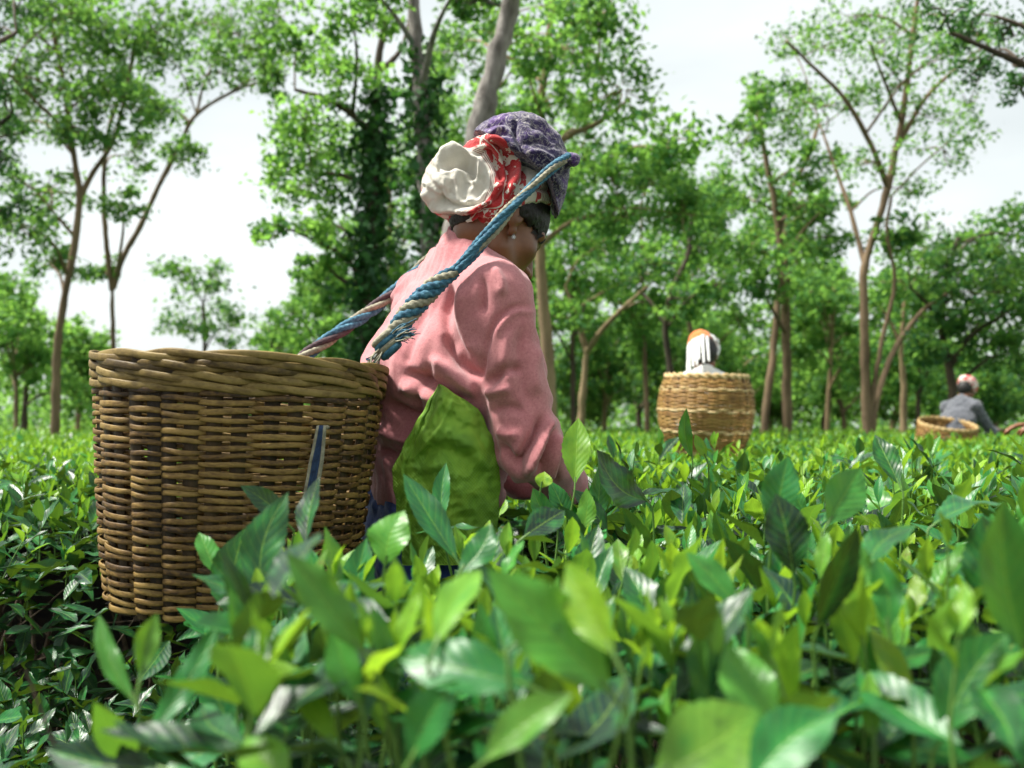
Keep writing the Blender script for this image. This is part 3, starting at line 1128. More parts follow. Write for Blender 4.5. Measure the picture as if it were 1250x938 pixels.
def wrap_attr(V, N):
    dist = np.linalg.norm(V - at(560, 222, 1.865), axis=1)
    x, y, d = to_px(V)
    # spiral: the underside of the bundle shows the later, red turns of the cloth
    ang = np.arctan2(y - 222, x - 560)
    low = np.clip((y - 250) / 24.0, 0, 1) * np.clip((620 - x) / 25.0, 0, 1)
    wv = dist / 0.215 + 0.15 * low - 0.045 * np.sin(ang - 0.5)
    return {'wrap': wv, 'along': ang * 0.08}


def headcloth_f(p):
    # cap part round the head, cut off above by the purple scarf and below along the hair line
    q = (p - HEAD_O.astype(np.float32)) @ HF.astype(np.float32)
    d = ell_(q, (0, -0.018, 0.042), (0.095, 0.100, 0.098))
    d = np.maximum(d, -((p - CLOTH_A.astype(np.float32)) @ CLOTH_N.astype(np.float32)))
    d = np.maximum(d, (q[:, 2] - 0.128))
    bun = ell_(p, BUN, (0.080, 0.080, 0.070))
    bun = su(bun, ell_(p, BUN + (at(600, 228, 1.90) - at(572, 226, 1.90)), (0.060, 0.070, 0.078)), 0.03)
    bun = su(bun, ell_(p, at(589, 262, 1.905), (0.056, 0.088, 0.038)), 0.03)
    bun = su(bun, ell_(p, at(617, 240, 1.91), (0.058, 0.090, 0.042)), 0.03)
    bun = su(bun, ell_(p, at(604, 190, 1.925), (0.050, 0.092, 0.036)), 0.03)
    return su(d, bun, 0.018)


FOLDS = [
    ([(530, 196), (545, 189), (566, 189), (582, 196), (586, 210), (578, 222)], 0.012, 4.5),    # the turned lip of the bundle
    ([(532, 206), (548, 199), (566, 200), (578, 210), (574, 224)], -0.013, 5.0),                # hollow under the lip
    ([(519, 226), (524, 244), (538, 254), (560, 254)], 0.006, 5),
    ([(537, 232), (540, 246), (556, 252), (580, 246), (600, 233)], -0.008, 3.5),
    ([(570, 196), (592, 185), (606, 200), (612, 222)], -0.008, 4),
    ([(560, 180), (590, 172), (612, 184), (621, 205), (616, 232), (600, 256)], -0.007, 4),
    ([(575, 172), (606, 172), (624, 184), (632, 208), (624, 235)], 0.006, 4),
    ([(630, 190), (640, 204), (636, 228), (622, 246)], -0.007, 4),
    ([(640, 188), (652, 205), (656, 222)], 0.004, 4),
    ([(545, 262), (565, 268), (585, 262), (603, 246)], -0.006, 3.0),
    ([(552, 272), (572, 276), (592, 268)], -0.006, 3.0),
    ([(560, 258), (580, 256), (600, 244)], 0.004, 3.0),
    ([(548, 205), (552, 225), (550, 244)], -0.003, 5),
    ([(563, 206), (566, 228), (562, 248)], -0.0035, 4),
    ([(590, 200), (588, 225), (576, 246)], -0.003, 4),
    ([(652, 232), (668, 232), (680, 236)], -0.003, 2.5),
]


def pleats(V, x, y):
    """Fine gathers running out from the knot of the bundle."""
    r = np.hypot(x - 548, y - 250)
    a = np.arctan2(y - 250, x - 548)
    return 0.0022 * np.sin(a * 15 + 2.5 * np.sin(a * 3) + r * 0.03) * np.clip((r - 8) / 25, 0, 1) * np.clip((95 - r) / 40, 0, 1) * np.clip((628 - x) / 12, 0, 1)


def line_disp(lines, scale=1.0):
    def f(V, N):
        x, y, d = to_px(V)
        facing = np.clip(-(unit(V - CAM) * N).sum(1) * 2.5, 0, 1)
        tot = np.zeros(len(V))
        for pl, amp, wpx in lines:
            r, t = poly_dist(x, y, pl)
            taper = np.where((t <= 0.001) | (t >= 0.999), 0.4, np.clip(np.sin(np.clip(t, .03, .97) * PI) * 2, 0.3, 1))
            tot += amp * taper * np.exp(-(r / wpx) ** 2)
        return tot * facing * scale * 2.0 + 0.0016 * vnoise(V * 26, 21) + 0.0009 * vnoise(V * 70, 23) + pleats(V, x, y) * facing + 0.0012 * np.sin(90 * (V @ bun_ax) + 3 * vnoise(V * 9, 22)) * (1 - facing)
    return f


surf_obj('headcloth', headcloth_f, at(500, 300, 1.93) - [0, 0.18, 0.0], at(712, 130, 1.93) + [0, 0.18, 0], 0.0030, headcloth_mat(), woman, line_disp(FOLDS), wrap_attr)


def scarf_mat():
    m, nt, b = new_mat('purple_scarf')
    v = coords(nt)
    vs = coords(nt, (1.0, 1.0, 1.0))
    base = ramp(nt, noise(nt, 16, 4, 0.6, v), [(0.34, (0.022, 0.018, 0.045)), (0.55, (0.05, 0.036, 0.105)), (0.72, (0.12, 0.05, 0.22))])
    sp = noise(nt, 110, 3, 0.7, v, 1.0)
    line = noise(nt, 26, 2, 0.5, v, 2.0)
    lf = mth(nt, 'SUBTRACT', 1.0, mth(nt, 'DIVIDE', mth(nt, 'ABSOLUTE', mth(nt, 'SUBTRACT', line, 0.5)), 0.035), clamp=True)
    pale = mth(nt, 'MULTIPLY', mth(nt, 'GREATER_THAN', sp, 0.56), mth(nt, 'ADD', 0.30, mth(nt, 'MULTIPLY', lf, 0.5)))
    col = mixc(nt, mth(nt, 'MAXIMUM', pale, mth(nt, 'MULTIPLY', lf, 0.42)), base, (0.46, 0.43, 0.40))
    col = mixc(nt, mth(nt, 'MULTIPLY', mth(nt, 'LESS_THAN', sp, 0.42), 0.6), col, (0.02, 0.015, 0.04))
    nt.links.new(col, b.inputs['Base Color'])
    b.inputs['Roughness'].default_value = 0.92
    b.inputs['Specular IOR Level'].default_value = 0.12
    b.inputs['Sheen Weight'].default_value = 0.3
    bump(nt, b, mth(nt, 'ADD', sp, mth(nt, 'MULTIPLY', noise(nt, 500, 2, 0.6, v), 0.5)), 0.6, 0.002)
    return m


def scarf_f(p):
    d = ell_(p, at(634, 200, 1.935), (0.088, 0.105, 0.096))
    d = su(d, ell_(p, at(606, 178, 1.93), (0.052, 0.075, 0.040)), 0.03)
    d = su(d, ell_(p, at(663, 214, 1.93), (0.042, 0.085, 0.064)), 0.03)
    d = su(d, ell_(p, at(672, 236, 1.93), (0.020, 0.075, 0.032)), 0.02)
    # knob where the strap runs over the forehead
    d = su(d, cap_(p, at(683, 196, 1.90), at(699, 195, 1.87), 0.017, 0.013), 0.012)
    # lower edge rises from the forehead to the back
    a, b2 = at(664, 222, 1.93), at(582, 166, 1.93)
    nrm = np.cross(unit(b2 - a), [0, 1, 0]); nrm = nrm * np.sign(nrm[2])
    d = np.maximum(d, -((p - a.astype(np.float32)) @ nrm.astype(np.float32)) - 0.002)
    return d


def scarf_f2(p):
    """The tail of the scarf that comes down over the forehead."""
    d = scarf_f(p)
    t = ell_(p, at(671, 233, 1.94), (0.028, 0.096, 0.060))
    a = at(664, 222, 1.93)
    side = unit(np.array([1.0, 0, 0.33]))
    t = np.maximum(t, -((p - at(667, 222, 1.93).astype(np.float32)) @ side.astype(np.float32)))
    return su(d, t, 0.010)


SCARF_FOLDS = [
    ([(585, 160), (603, 148), (622, 150), (634, 168), (640, 184)], -0.006, 3.5),
    ([(594, 168), (610, 158), (624, 164), (630, 178)], 0.004, 3.5),
    ([(632, 140), (628, 160), (634, 178), (642, 192)], -0.006, 3),
    ([(640, 175), (660, 172), (680, 180)], -0.005, 3),
    ([(642, 186), (662, 188), (678, 198)], 0.004, 3.5),
    ([(645, 150), (664, 158), (682, 176)], -0.005, 3.5),
    ([(650, 143), (672, 152), (688, 172)], 0.003, 4),
    ([(672, 205), (684, 210), (692, 225)], -0.005, 3),
    ([(670, 220), (680, 230), (684, 248)], -0.005, 3),
    ([(690, 205), (694, 222), (690, 240)], 0.004, 3.5),
    ([(600, 176), (620, 172), (640, 200), (660, 214)], 0.004, 4),
]
surf_obj('scarf', scarf_f2, at(570, 262, 1.93) - [0, 0.20, 0.0], at(718, 125, 1.93) + [0, 0.20, 0], 0.0030, scarf_mat(), woman, line_disp(SCARF_FOLDS))

# earring: small silver flower under the lobe
g = Geo()
e0 = at(627, 290, 1.853)
for k in range(6):
    a = k / 6 * 2 * PI
    c = e0 + np.array([math.cos(a) * 0.0032, -0.001, math.sin(a) * 0.0032])
    g.tube([c - [0, .0022, 0], c, c + [0, .0022, 0]], [0.0009, 0.0017, 0.0009], 6)
g.tube([e0 + [0, -.004, 0], e0 + [0, .003, 0]], 0.0018, 7)
g.tube([e0 + [0, 0, .005], e0 + [0, .004, .014]], 0.001, 5)
put_under(g.build('earring', M['silver']), woman)


# ------------------------------------------------------------------ carrying rope (tumpline) of the big basket
def strands(path, rad, n, turns, cord, mats, name, parent, flat=1.0, seg=7, samples=150, ph0=0.0):
    """n cords laid round a path, each its own object. path rows: x, y, z; rad and cord may be arrays along it."""
    P = smooth_path(path, samples)
    T, N, B = frames(P)
    s = np.linspace(0, 1, samples)
    rad = np.interp(s, np.linspace(0, 1, len(np.atleast_1d(rad))), np.atleast_1d(rad))
    cord = np.interp(s, np.linspace(0, 1, len(np.atleast_1d(cord))), np.atleast_1d(cord))
    tw = np.interp(s, np.linspace(0, 1, len(np.atleast_1d(turns))), np.atleast_1d(turns))
    phi = np.cumsum(tw) / samples * 2 * PI
    for k in range(n):
        a = phi + k / n * 2 * PI + ph0
        Q = P + rad[:, None] * (np.cos(a)[:, None] * N + flat * np.sin(a)[:, None] * B)
        g = Geo()
        # each cord is itself laid of yarns: a lobed outline that turns along it
        T2, N2, B2 = frames(Q)
        ln = np.concatenate([[0], np.cumsum(np.linalg.norm(np.diff(Q, axis=0), axis=1))])
        sg = 12
        aa = np.arange(sg) / sg * 2 * PI
        rr = cord[:, None] * (1 + 0.13 * np.cos(3 * (aa[None] - ln[:, None] * 190)))
        V = Q[:, None] + rr[..., None] * (np.cos(aa)[None, :, None] * N2[:, None] + np.sin(aa)[None, :, None] * B2[:, None])
        i, kk = np.meshgrid(np.arange(samples - 1), np.arange(sg), indexing='ij')
        k2 = (kk + 1) % sg
        F = np.stack([i * sg + kk, i * sg + k2, (i + 1) * sg + k2, (i + 1) * sg + kk], -1).reshape(-1, 4)
        g.add(V.reshape(-1, 3), F)
        put_under(g.build(name, mats[k % len(mats)]), parent)


def rope_part(name, label=None):
    e = bpy.data.objects.new(name, None)
    COL.objects.link(e)
    e.parent = basket
    e.empty_display_size = 0.05
    if label:
        e['label'] = label
    return e


RB, RC, RP = M['rope_blue'], M['rope_cream'], M['rope_plum']
rope1 = rope_part('carrying_rope', 'thick blue and cream twisted rope over the near shoulder, ending in a frayed knot')
# upper run: loose parallel cords from the forehead to the shoulder
strands([at(694, 190, 1.855), at(672, 205, 1.815), at(646, 232, 1.795), at(612, 265, 1.775), at(578, 305, 1.76), at(549, 338, 1.757)],
        [0.003, 0.0068, 0.0075, 0.0062], 4, 1.1, [0.0042, 0.0048, 0.0050], (RB, RC, RB, RB), 'strand', rope1, 0.6)
strands([at(690, 198, 1.845), at(664, 217, 1.808), at(632, 246, 1.785), at(598, 292, 1.768), at(568, 322, 1.755), at(549, 338, 1.757)],
        [0.002, 0.004, 0.004, 0.003], 2, 1.5, [0.0033, 0.0043, 0.0046], (RB, RC), 'strand', rope1)
# lower run: thick hard twist down to the knot
strands([at(556, 331, 1.757), at(535, 346, 1.752), at(512, 368, 1.747), at(492, 392, 1.744), at(478, 414, 1.742), at(466, 434, 1.738)],
        [0.006, 0.0110, 0.0118, 0.010, 0.007], 5, [1.0, 1.8, 2.0, 2.4], [0.0058, 0.0080, 0.0078, 0.0065], (RB, RB, RC, RB, RC), 'strand', rope1)
# the knot and its frayed end
rk = np.random.default_rng(4)
kc = at(472, 421, 1.725)
for k in range(4):
    a0 = k * 1.5
    pts = []
    for s in np.linspace(0, 2 * PI * 1.15, 16):
        ax1 = np.array([0.75, 0, 0.66]); ax2 = np.array([0.2, -0.95, 0.1])
        off = (k - 1.5) * 0.009 * np.array([-0.6, 0, 0.8])
        pts.append(kc + off + 0.0165 * (math.cos(s + a0) * ax1 + math.sin(s + a0) * ax2))
    g = Geo()
    g.tube(smooth_path(pts, 50), 0.0062, 8)
    put_under(g.build('strand', (RB, RC, RB, RC)[k]), rope1)
g = Geo(); g2 = Geo()
for k in range(46):
    e = at(504 + rk.normal(0, 5), 408 + rk.normal(0, 6), 1.71 + rk.normal(0, .012))
    m_ = (kc * 0.5 + e * 0.5) + rk.normal(0, 0.004, 3) + [0, 0, 0.006]
    (g if k % 3 else g2).tube(smooth_path([kc + rk.normal(0, .006, 3), m_, e], 7), [0.0016, 0.0016, 0.0015, 0.0014, 0.0012, 0.001, 0.0006], 5)
for k in range(20):
    e = at(452 + rk.normal(0, 5), 442 + rk.normal(0, 4), 1.72 + rk.normal(0, .01))
    (g if k % 2 else g2).tube(smooth_path([kc + rk.normal(0, .006, 3), (kc + e) / 2 + rk.normal(0, .004, 3), e], 6), 0.0014, 5)
put_under(g.build('frayed_end', RB), rope1)
put_under(g2.build('frayed_end', RC), rope1)

rope2 = rope_part('carrying_rope', 'slimmer blue, cream and plum rope running down behind the far shoulder to the basket rim')
strands([at(618, 262, 2.02), at(585, 272, 2.07), at(556, 289, 2.10), at(524, 318, 2.13), at(492, 347, 2.12), at(455, 378, 2.06), at(415, 405, 1.98), at(382, 428, 1.93), at(350, 452, 1.88)],
        [0.006, 0.008, 0.0076, 0.007], 4, 3.2, [0.0056, 0.0064, 0.0062, 0.0060], (RB, RB, RC, RP), 'strand', rope2)

# a turn of the strap showing through the wall of the basket, flat and double
rope3 = rope_part('strap_loop', 'short blue and cream strap laid down the outside of the basket wall')
_d = 1.475
for k, (dx, mm) in enumerate(((-7.0, RC), (-3.5, M['rope_navy']), (0.0, M['rope_navy']), (3.5, M['rope_navy']), (7.0, RC))):
    g = Geo()
    t_ = np.linspace(0, 1, 40)
    pts = [at(392 - 15 * (s ** 1.2) + dx * (0.55 + 0.45 * min(1, s * 2.2)) * 0.9, 522 + 92 * s, 1.553 + 0.010 * s) for s in t_]
    pts = [pts[0] + [0, 0.03, 0.0]] + pts
    g.tube(pts, 0.0036, 7)
    put_under(g.build('strand', mm), rope3)


# ------------------------------------------------------------------ green cloth at her hip
def green_mat():
    m, nt, b = new_mat('green_plastic_sacking')
    v = coords(nt)
    uv = nd(nt, 'ShaderNodeUVMap')
    sp = nd(nt, 'ShaderNodeSeparateXYZ')
    nt.links.new(uv.outputs[0], sp.inputs[0])
    n1 = noise(nt, 16, 5, 0.65, v, 0.4)
    col = ramp(nt, n1, [(0.30, (0.08, 0.20, 0.018)), (0.50, (0.17, 0.34, 0.028)), (0.70, (0.27, 0.45, 0.045))])
    wv = mth(nt, 'SINE', mth(nt, 'MULTIPLY', sp.outputs[0], 1100.0))
    wv2 = mth(nt, 'SINE', mth(nt, 'MULTIPLY', sp.outputs[1], 1100.0))
    th = mth(nt, 'MULTIPLY', wv, wv2)
    col = mixc(nt, mth(nt, 'MULTIPLY', mth(nt, 'GREATER_THAN', th, 0.3), 0.22), col, (0.25, 0.40, 0.08))
    nt.links.new(col, b.inputs['Base Color'])
    b.inputs['Roughness'].default_value = 0.55
    b.inputs['Specular IOR Level'].default_value = 0.3
    bump(nt, b, mth(nt, 'ADD', mth(nt, 'MULTIPLY', th, 0.25), noise(nt, 45, 5, 0.7, v)), 0.7, 0.004)
    return m


def bend(pts, n):
    """A polyline, nearly straight between its corners."""
    P = np.array(pts, float)
    s = np.concatenate([[0], np.cumsum(np.linalg.norm(np.diff(P, axis=0), axis=1))])
    t = np.linspace(0, s[-1], n)
    return np.stack([np.interp(t, s, P[:, 0]) + 0.8 * np.sin(t * 0.21), np.interp(t, s, P[:, 1])], 1)


def green_sheet():
    """A doubled sheet of sacking: corners by where they hang, crumpled along set creases."""
    nu, nv = 90, 110
    u, v = np.meshgrid(np.linspace(0, 1, nu), np.linspace(0, 1, nv), indexing='ij')
    c00, c10 = np.array([535.0, 469]), np.array([578.0, 498])      # top corner, right shoulder of the sheet
    left = bend([(535, 469), (499, 531), (478, 575), (484, 622), (492, 690)], nv)
    right = bend([(537, 469), (584, 499), (604, 540), (611, 582), (606, 690)], nv)
    X = left[None, :, 0] * (1 - u) + right[None, :, 0] * u
    Y = left[None, :, 1] * (1 - u) + right[None, :, 1] * u
    bulge = np.sin(u * PI) ** 0.8 * np.sin(np.clip(v * 0.85 + 0.08, 0, 1) * PI) ** 0.6
    D = 1.790 - 0.060 * bulge - 0.035 * (1 - v)
    pts = CAM + D[..., None] * (FWD + ((X - 625) / FPX)[..., None] * RGT - ((Y - 469) / FPX)[..., None] * UPV)
    V = pts.reshape(-1, 3)
    x, y, _ = to_px(V)
    dsp = np.zeros(len(V))
    for pl, amp, w in [([(556, 484), (545, 505), (527, 535), (505, 560)], 0.006, 3.5), ([(533, 474), (522, 510), (500, 545)], -0.007, 5),
                       ([(548, 478), (536, 500), (518, 528)], 0.004, 3), ([(520, 535), (550, 530), (580, 548), (600, 570)], 0.010, 10), ([(505, 565), (535, 550), (560, 556), (585, 585)], -0.009, 9),
                       ([(545, 505), (565, 520), (590, 525)], -0.006, 6), ([(540, 565), (560, 590), (570, 620)], 0.007, 8), ([(515, 575), (520, 600), (515, 630)], -0.006, 7),
                       ([(585, 510), (588, 540), (600, 560)], -0.005, 5), ([(495, 560), (510, 572), (530, 570)], 0.005, 5)]:
        r, t = poly_dist(x, y, pl)
        dsp += amp * np.exp(-(r / w) ** 2)
    dsp += 0.0042 * (0.5 - np.abs(vnoise(V * 20, 31))) + 0.0022 * (0.4 - np.abs(vnoise(V * 38, 32))) + 0.0012 * vnoise(V * 80, 33)
    dsp += 0.0030 * (np.abs(u.ravel() - 0.055) < 0.05) - 0.004 * np.exp(-((u.ravel() - 0.115) / 0.012) ** 2)      # the turned hem
    V = V - np.outer(dsp * 1.15, FWD)
    i, k = np.meshgrid(np.arange(nu - 1), np.arange(nv - 1), indexing='ij')
    F = np.stack([i * nv + k, i * nv + k + 1, (i + 1) * nv + k + 1, (i + 1) * nv + k], -1).reshape(-1, 4)
    Vb = V + np.outer(np.full(len(V), 0.006), FWD)
    n = len(V)
    rim = [(i2 * nv) for i2 in range(nu)] + [(nu - 1) * nv + k2 for k2 in range(nv)] + [i2 * nv + nv - 1 for i2 in range(nu - 1, -1, -1)] + [k2 for k2 in range(nv - 1, -1, -1)]
    rim = [a for j, a in enumerate(rim) if a != rim[j - 1]]
    R = np.array([[rim[j], rim[j - 1], rim[j - 1] + n, rim[j] + n] for j in range(len(rim))])
    uv = np.stack([u.ravel() * 0.2, v.ravel() * 0.32], -1)
    base = at(545, 690, 1.80)
    Vw = np.vstack([V, Vb]) - base
    me = np_mesh('green_cloth', Vw, np.vstack([F, F[:, ::-1] + n, R]), np.full(2 * len(F) + len(R), 4), True, np.vstack([uv, uv]))
    o = link_mesh('green_cloth', me, green_mat())
    o.location = base
    tag(o, 'crumpled green sacking cloth hanging at the hip of the woman in pink', 'cloth')
    return o


green_sheet()


# ------------------------------------------------------------------ the other pickers, farther off
def picker(label, pos, yaw, scale, lean, shirt, trousers, head_kind, arm_reach, res=0.010):
    """A standing or stooping picker built about (0,0,0), facing +Y before yaw; lean in radians bends the back forward."""
    t = thing('person', label, 'person', (pos[0], pos[1], 0.0), 'tea pickers')
    cy, sy = math.cos(yaw), math.sin(yaw)
    Rz = np.array([[cy, -sy, 0], [sy, cy, 0], [0, 0, 1.0]]) * scale
    base = np.array([pos[0], pos[1], 0.0])
    w = lambda v: base + Rz @ np.asarray(v, float)
    ps = np.array([0, 0, 0.86])
    d = np.array([0, math.sin(lean), math.cos(lean)])
    fw = np.array([0, math.cos(lean), -math.sin(lean)])
    waist, chest, up, neck = ps + d * 0.13, ps + d * 0.30, ps + d * 0.43, ps + d * 0.53
    hd = neck + d * 0.13 + fw * 0.02
    HFr = Rz / scale @ head_frame(fw * 0.9 + d * -0.35, d)
    ho = w(hd)
    J = {}
    for s, n in ((1, 'R'), (-1, 'L')):
        sh = up + np.array([s * 0.165, 0, 0.0]) + d * 0.03
        el = sh + np.array([s * 0.06, 0.10 + arm_reach * 0.1, -0.25])
        wr = el + np.array([-s * 0.05, 0.20 + arm_reach * 0.06, -0.02 + arm_reach * 0.06])
        J[n] = [w(v) for v in (sh, el, wr)]
    ax = Rz @ np.array([1.0, 0, 0]) / scale
    E = Ell(ax, 1.4)
    hips = [w((s * 0.085, 0, 0.84)) for s in (1, -1)]
    knees = [w((s * 0.095, 0.03, 0.45)) for s in (1, -1)]
    ank = [w((s * 0.10, -0.01, 0.07)) for s in (1, -1)]
    toe = Rz @ np.array([0, 0.13, -0.035])
    hands = []
    for n, s in (('R', 1), ('L', -1)):
        dd = unit(J[n][2] - J[n][1])
        hands.append(hand_sdf(J[n][2], dd, (0, 0, 1), -s * ax, scale, 0.55))
    S = scale

    def body_f(p):
        q = (p - ho.astype(np.float32)) @ HFr.astype(np.float32) / S
        b = head_sdf(q) * S
        b = su(b, cap_(p, ho - Rz @ d * 0.05, w(neck - d * 0.03), 0.052 * S, 0.058 * S), 0.02)
        tt = E(p, w(ps), w(waist), 0.10 * S, 0.09 * S)
        tt = su(tt, E(p, w(waist), w(chest), 0.09 * S, 0.105 * S), 0.03)
        tt = su(tt, E(p, w(chest), w(up), 0.105 * S, 0.075 * S), 0.03)
        b = su(b, tt, 0.04)
        for (n, hf) in zip('RL', hands):
            sh, el, wr = J[n]
            b = su(b, su(cap_(p, sh, el, 0.043 * S, 0.034 * S), cap_(p, el, wr, 0.034 * S, 0.025 * S), 0.01), 0.025)
            b = su(b, hf(p), 0.01)
        for h, k, a in zip(hips, knees, ank):
            b = su(b, su(cap_(p, h, k, 0.075 * S, 0.048 * S), cap_(p, k, a, 0.048 * S, 0.033 * S), 0.02), 0.03)
            b = su(b, cap_(p, a - toe * 0.2, a + toe, 0.034 * S, 0.022 * S), 0.02)
        return b
    lo = base + np.array([-0.75, -0.75, -0.05]) * S
    hi = base + np.array([0.75, 0.75, 1.75]) * S
    surf_obj('body', body_f, lo, hi, res * S, M['skin'], t, project=2)

    def shirt_f_(p):
        tt = E(p, w(ps + d * 0.02), w(chest), 0.125 * S, 0.13 * S)
        tt = su(tt, E(p, w(chest), w(up), 0.13 * S, 0.095 * S), 0.04)
        tt = su(tt, cap_(p, w(up), w(neck), 0.08 * S, 0.064 * S), 0.03)
        for n in 'RL':
            sh, el, wr = J[n]
            tt = su(tt, cap_(p, w(neck), sh, 0.055 * S, 0.058 * S), 0.03)
            el2 = el + (wr - el) * 0.45
            tt = su(tt, su(cap_(p, sh, el, 0.060 * S, 0.050 * S), cap_(p, el, el2, 0.050 * S, 0.046 * S), 0.02), 0.025)
            tt = np.maximum(tt, np.minimum((p - el2.astype(np.float32)) @ unit(wr - el).astype(np.float32), ln_(p - wr.astype(np.float32)) * -1 + 0.2 * S))
        return tt
    surf_obj('shirt', shirt_f_, lo, hi, 0.013 * S, shirt, t, disp=lambda V, N: 0.008 * vnoise(V * 11, 3) + 0.004 * vnoise(V * 26, 4), project=2)

    def trousers_f_(p):
        b = E(p, w(ps + d * 0.05), w(ps), 0.115 * S, 0.12 * S)
        for h, k, a in zip(hips, knees, ank):
            b = su(b, su(cap_(p, h, k, 0.095 * S, 0.075 * S), cap_(p, k, a, 0.075 * S, 0.065 * S), 0.02), 0.03)
        return np.maximum(b, 0.12 * S - p[:, 2])
    surf_obj('trousers', trousers_f_, lo, hi, 0.016 * S, trousers, t, disp=lambda V, N: 0.006 * vnoise(V * 12, 6), project=2)

    def HP(p):
        return (p - ho.astype(np.float32)) @ HFr.astype(np.float32) / S
    hl, hh = ho - 0.32 * S, ho + 0.22 * S
    surf_obj('hair', lambda p: np.maximum(ell_(HP(p), (0, -0.018, 0.02), (0.083, 0.098, 0.108)) * S, HP(p)[:, 1] * S - 0.055 * S), hl, hh, 0.011 * S, M['hair'], t, project=2)
    if head_kind == 'white':
        # orange cap with a white cloth over it that hangs in strips at the sides
        surf_obj('cap', lambda p: np.maximum(ell_(HP(p), (-0.02, -0.01, 0.088), (0.082, 0.100, 0.086)) * S, (0.055 - HP(p)[:, 2]) * S), hl, hh, 0.009 * S, M['orange_cloth'], t, disp=lambda V, N: 0.004 * vnoise(V * 25, 3), project=2)
        def veil(p):
            q = HP(p)
            b = np.abs(ell_(q, (0, -0.015, 0.04), (0.096, 0.112, 0.105))) - 0.006
            b = np.maximum(b, (q[:, 1] - 0.045) * 0.8)
            b = np.maximum(b, q[:, 2] - 0.085 - 0.3 * q[:, 0])
            ang = np.arctan2(q[:, 0], q[:, 1])
            edge = 0.015 + 0.05 * np.sin(ang * 9) - 0.02 * np.sin(ang * 23) - 0.09 * (q[:, 0] < -0.02) + 0.085 * ((q[:, 0] > 0.0) & (q[:, 0] < 0.075))
            return np.maximum(b, edge - q[:, 2]) * S
        surf_obj('head_covering', veil, hl, hh, 0.008 * S, M['white_cloth'], t, disp=lambda V, N: 0.004 * vnoise(V * 30, 3), project=2)
        rg = np.random.default_rng(3)
        for k in range(12):
            a = 2.9 + k * 0.2 + rg.normal(0, .05)
            if a > 4.9:
                break
            p0 = np.array([math.sin(a) * 0.10, math.cos(a) * 0.115 - 0.015, 0.06])
            ptsL = [ho + HFr @ (S * (p0 * [1 + .12 * s, 1 + .12 * s, 1] - [0, 0, s * (0.20 + rg.uniform(-.05, .05))])) for s in np.linspace(0, 1, 5)]
            g = Geo()
            g.tube(smooth_path(ptsL, 10), np.linspace(0.010, 0.007, 10) * S, 6, flat=0.6)
            put_under(g.build('head_covering_strip', M['white_cloth']), t)
    else:
        def wrap(p):
            q = HP(p)
            b = np.maximum(ell_(q, (0, -0.02, 0.055), (0.098, 0.112, 0.098)) * S, (0.0 - q[:, 2] - 0.2 * q[:, 1]) * S)
            return su(b, ell_(q, (0, -0.10, 0.055), (0.055, 0.04, 0.05)) * S, 0.02)
        surf_obj('headcloth', wrap, hl, hh, 0.010 * S, head_kind, t, disp=lambda V, N: 0.004 * vnoise(V * 25, 3) + 0.003 * np.sin(V[:, 2] * 240), project=2)
    return t, w, ho


def red_wrap_mat():
    m, nt, b = new_mat('red_patterned_headcloth')
    v = coords(nt)
    f = noise(nt, 16, 3, 0.6, v)
    nt.links.new(ramp(nt, f, [(0.44, (0.50, 0.035, 0.04)), (0.50, (0.62, 0.50, 0.46)), (0.60, (0.66, 0.58, 0.54)), (0.64, (0.45, 0.04, 0.05))]), b.inputs['Base Color'])
    b.inputs['Roughness'].default_value = 0.9
    return m


M['red_wrap'] = red_wrap_mat()

# the picker ahead, seen from behind; her basket hides most of her
p2 = at(862, 520, 6.35)
picker('picker with white strips of cloth hanging from an orange cap, behind the tan basket', (p2[0], p2[1]), -0.12, 1.0, 0.16, M['white_cloth'], M['dark_cloth'], 'white', 0.6)
# the picker farther right, stooped
p3 = at(1160, 520, 9.9)
picker('stooping picker in grey with a red and white headcloth, far off', (p3[0], p3[1]), -1.0, 0.97, 0.42, M['grey_cloth'], M['blue_cloth'], M['red_wrap'], 0.5, res=0.014)
# the picker at the edge of the picture, of whom only a hand comes into view
p4 = at(1424, 520, 4.6)
picker('picker of whom only one brown hand reaches over the tea', (p4[0], p4[1]), 1.32, 1.0, 0.30, M['dark_cloth'], M['dark_cloth'], M['red_wrap'], 0.4, res=0.009)


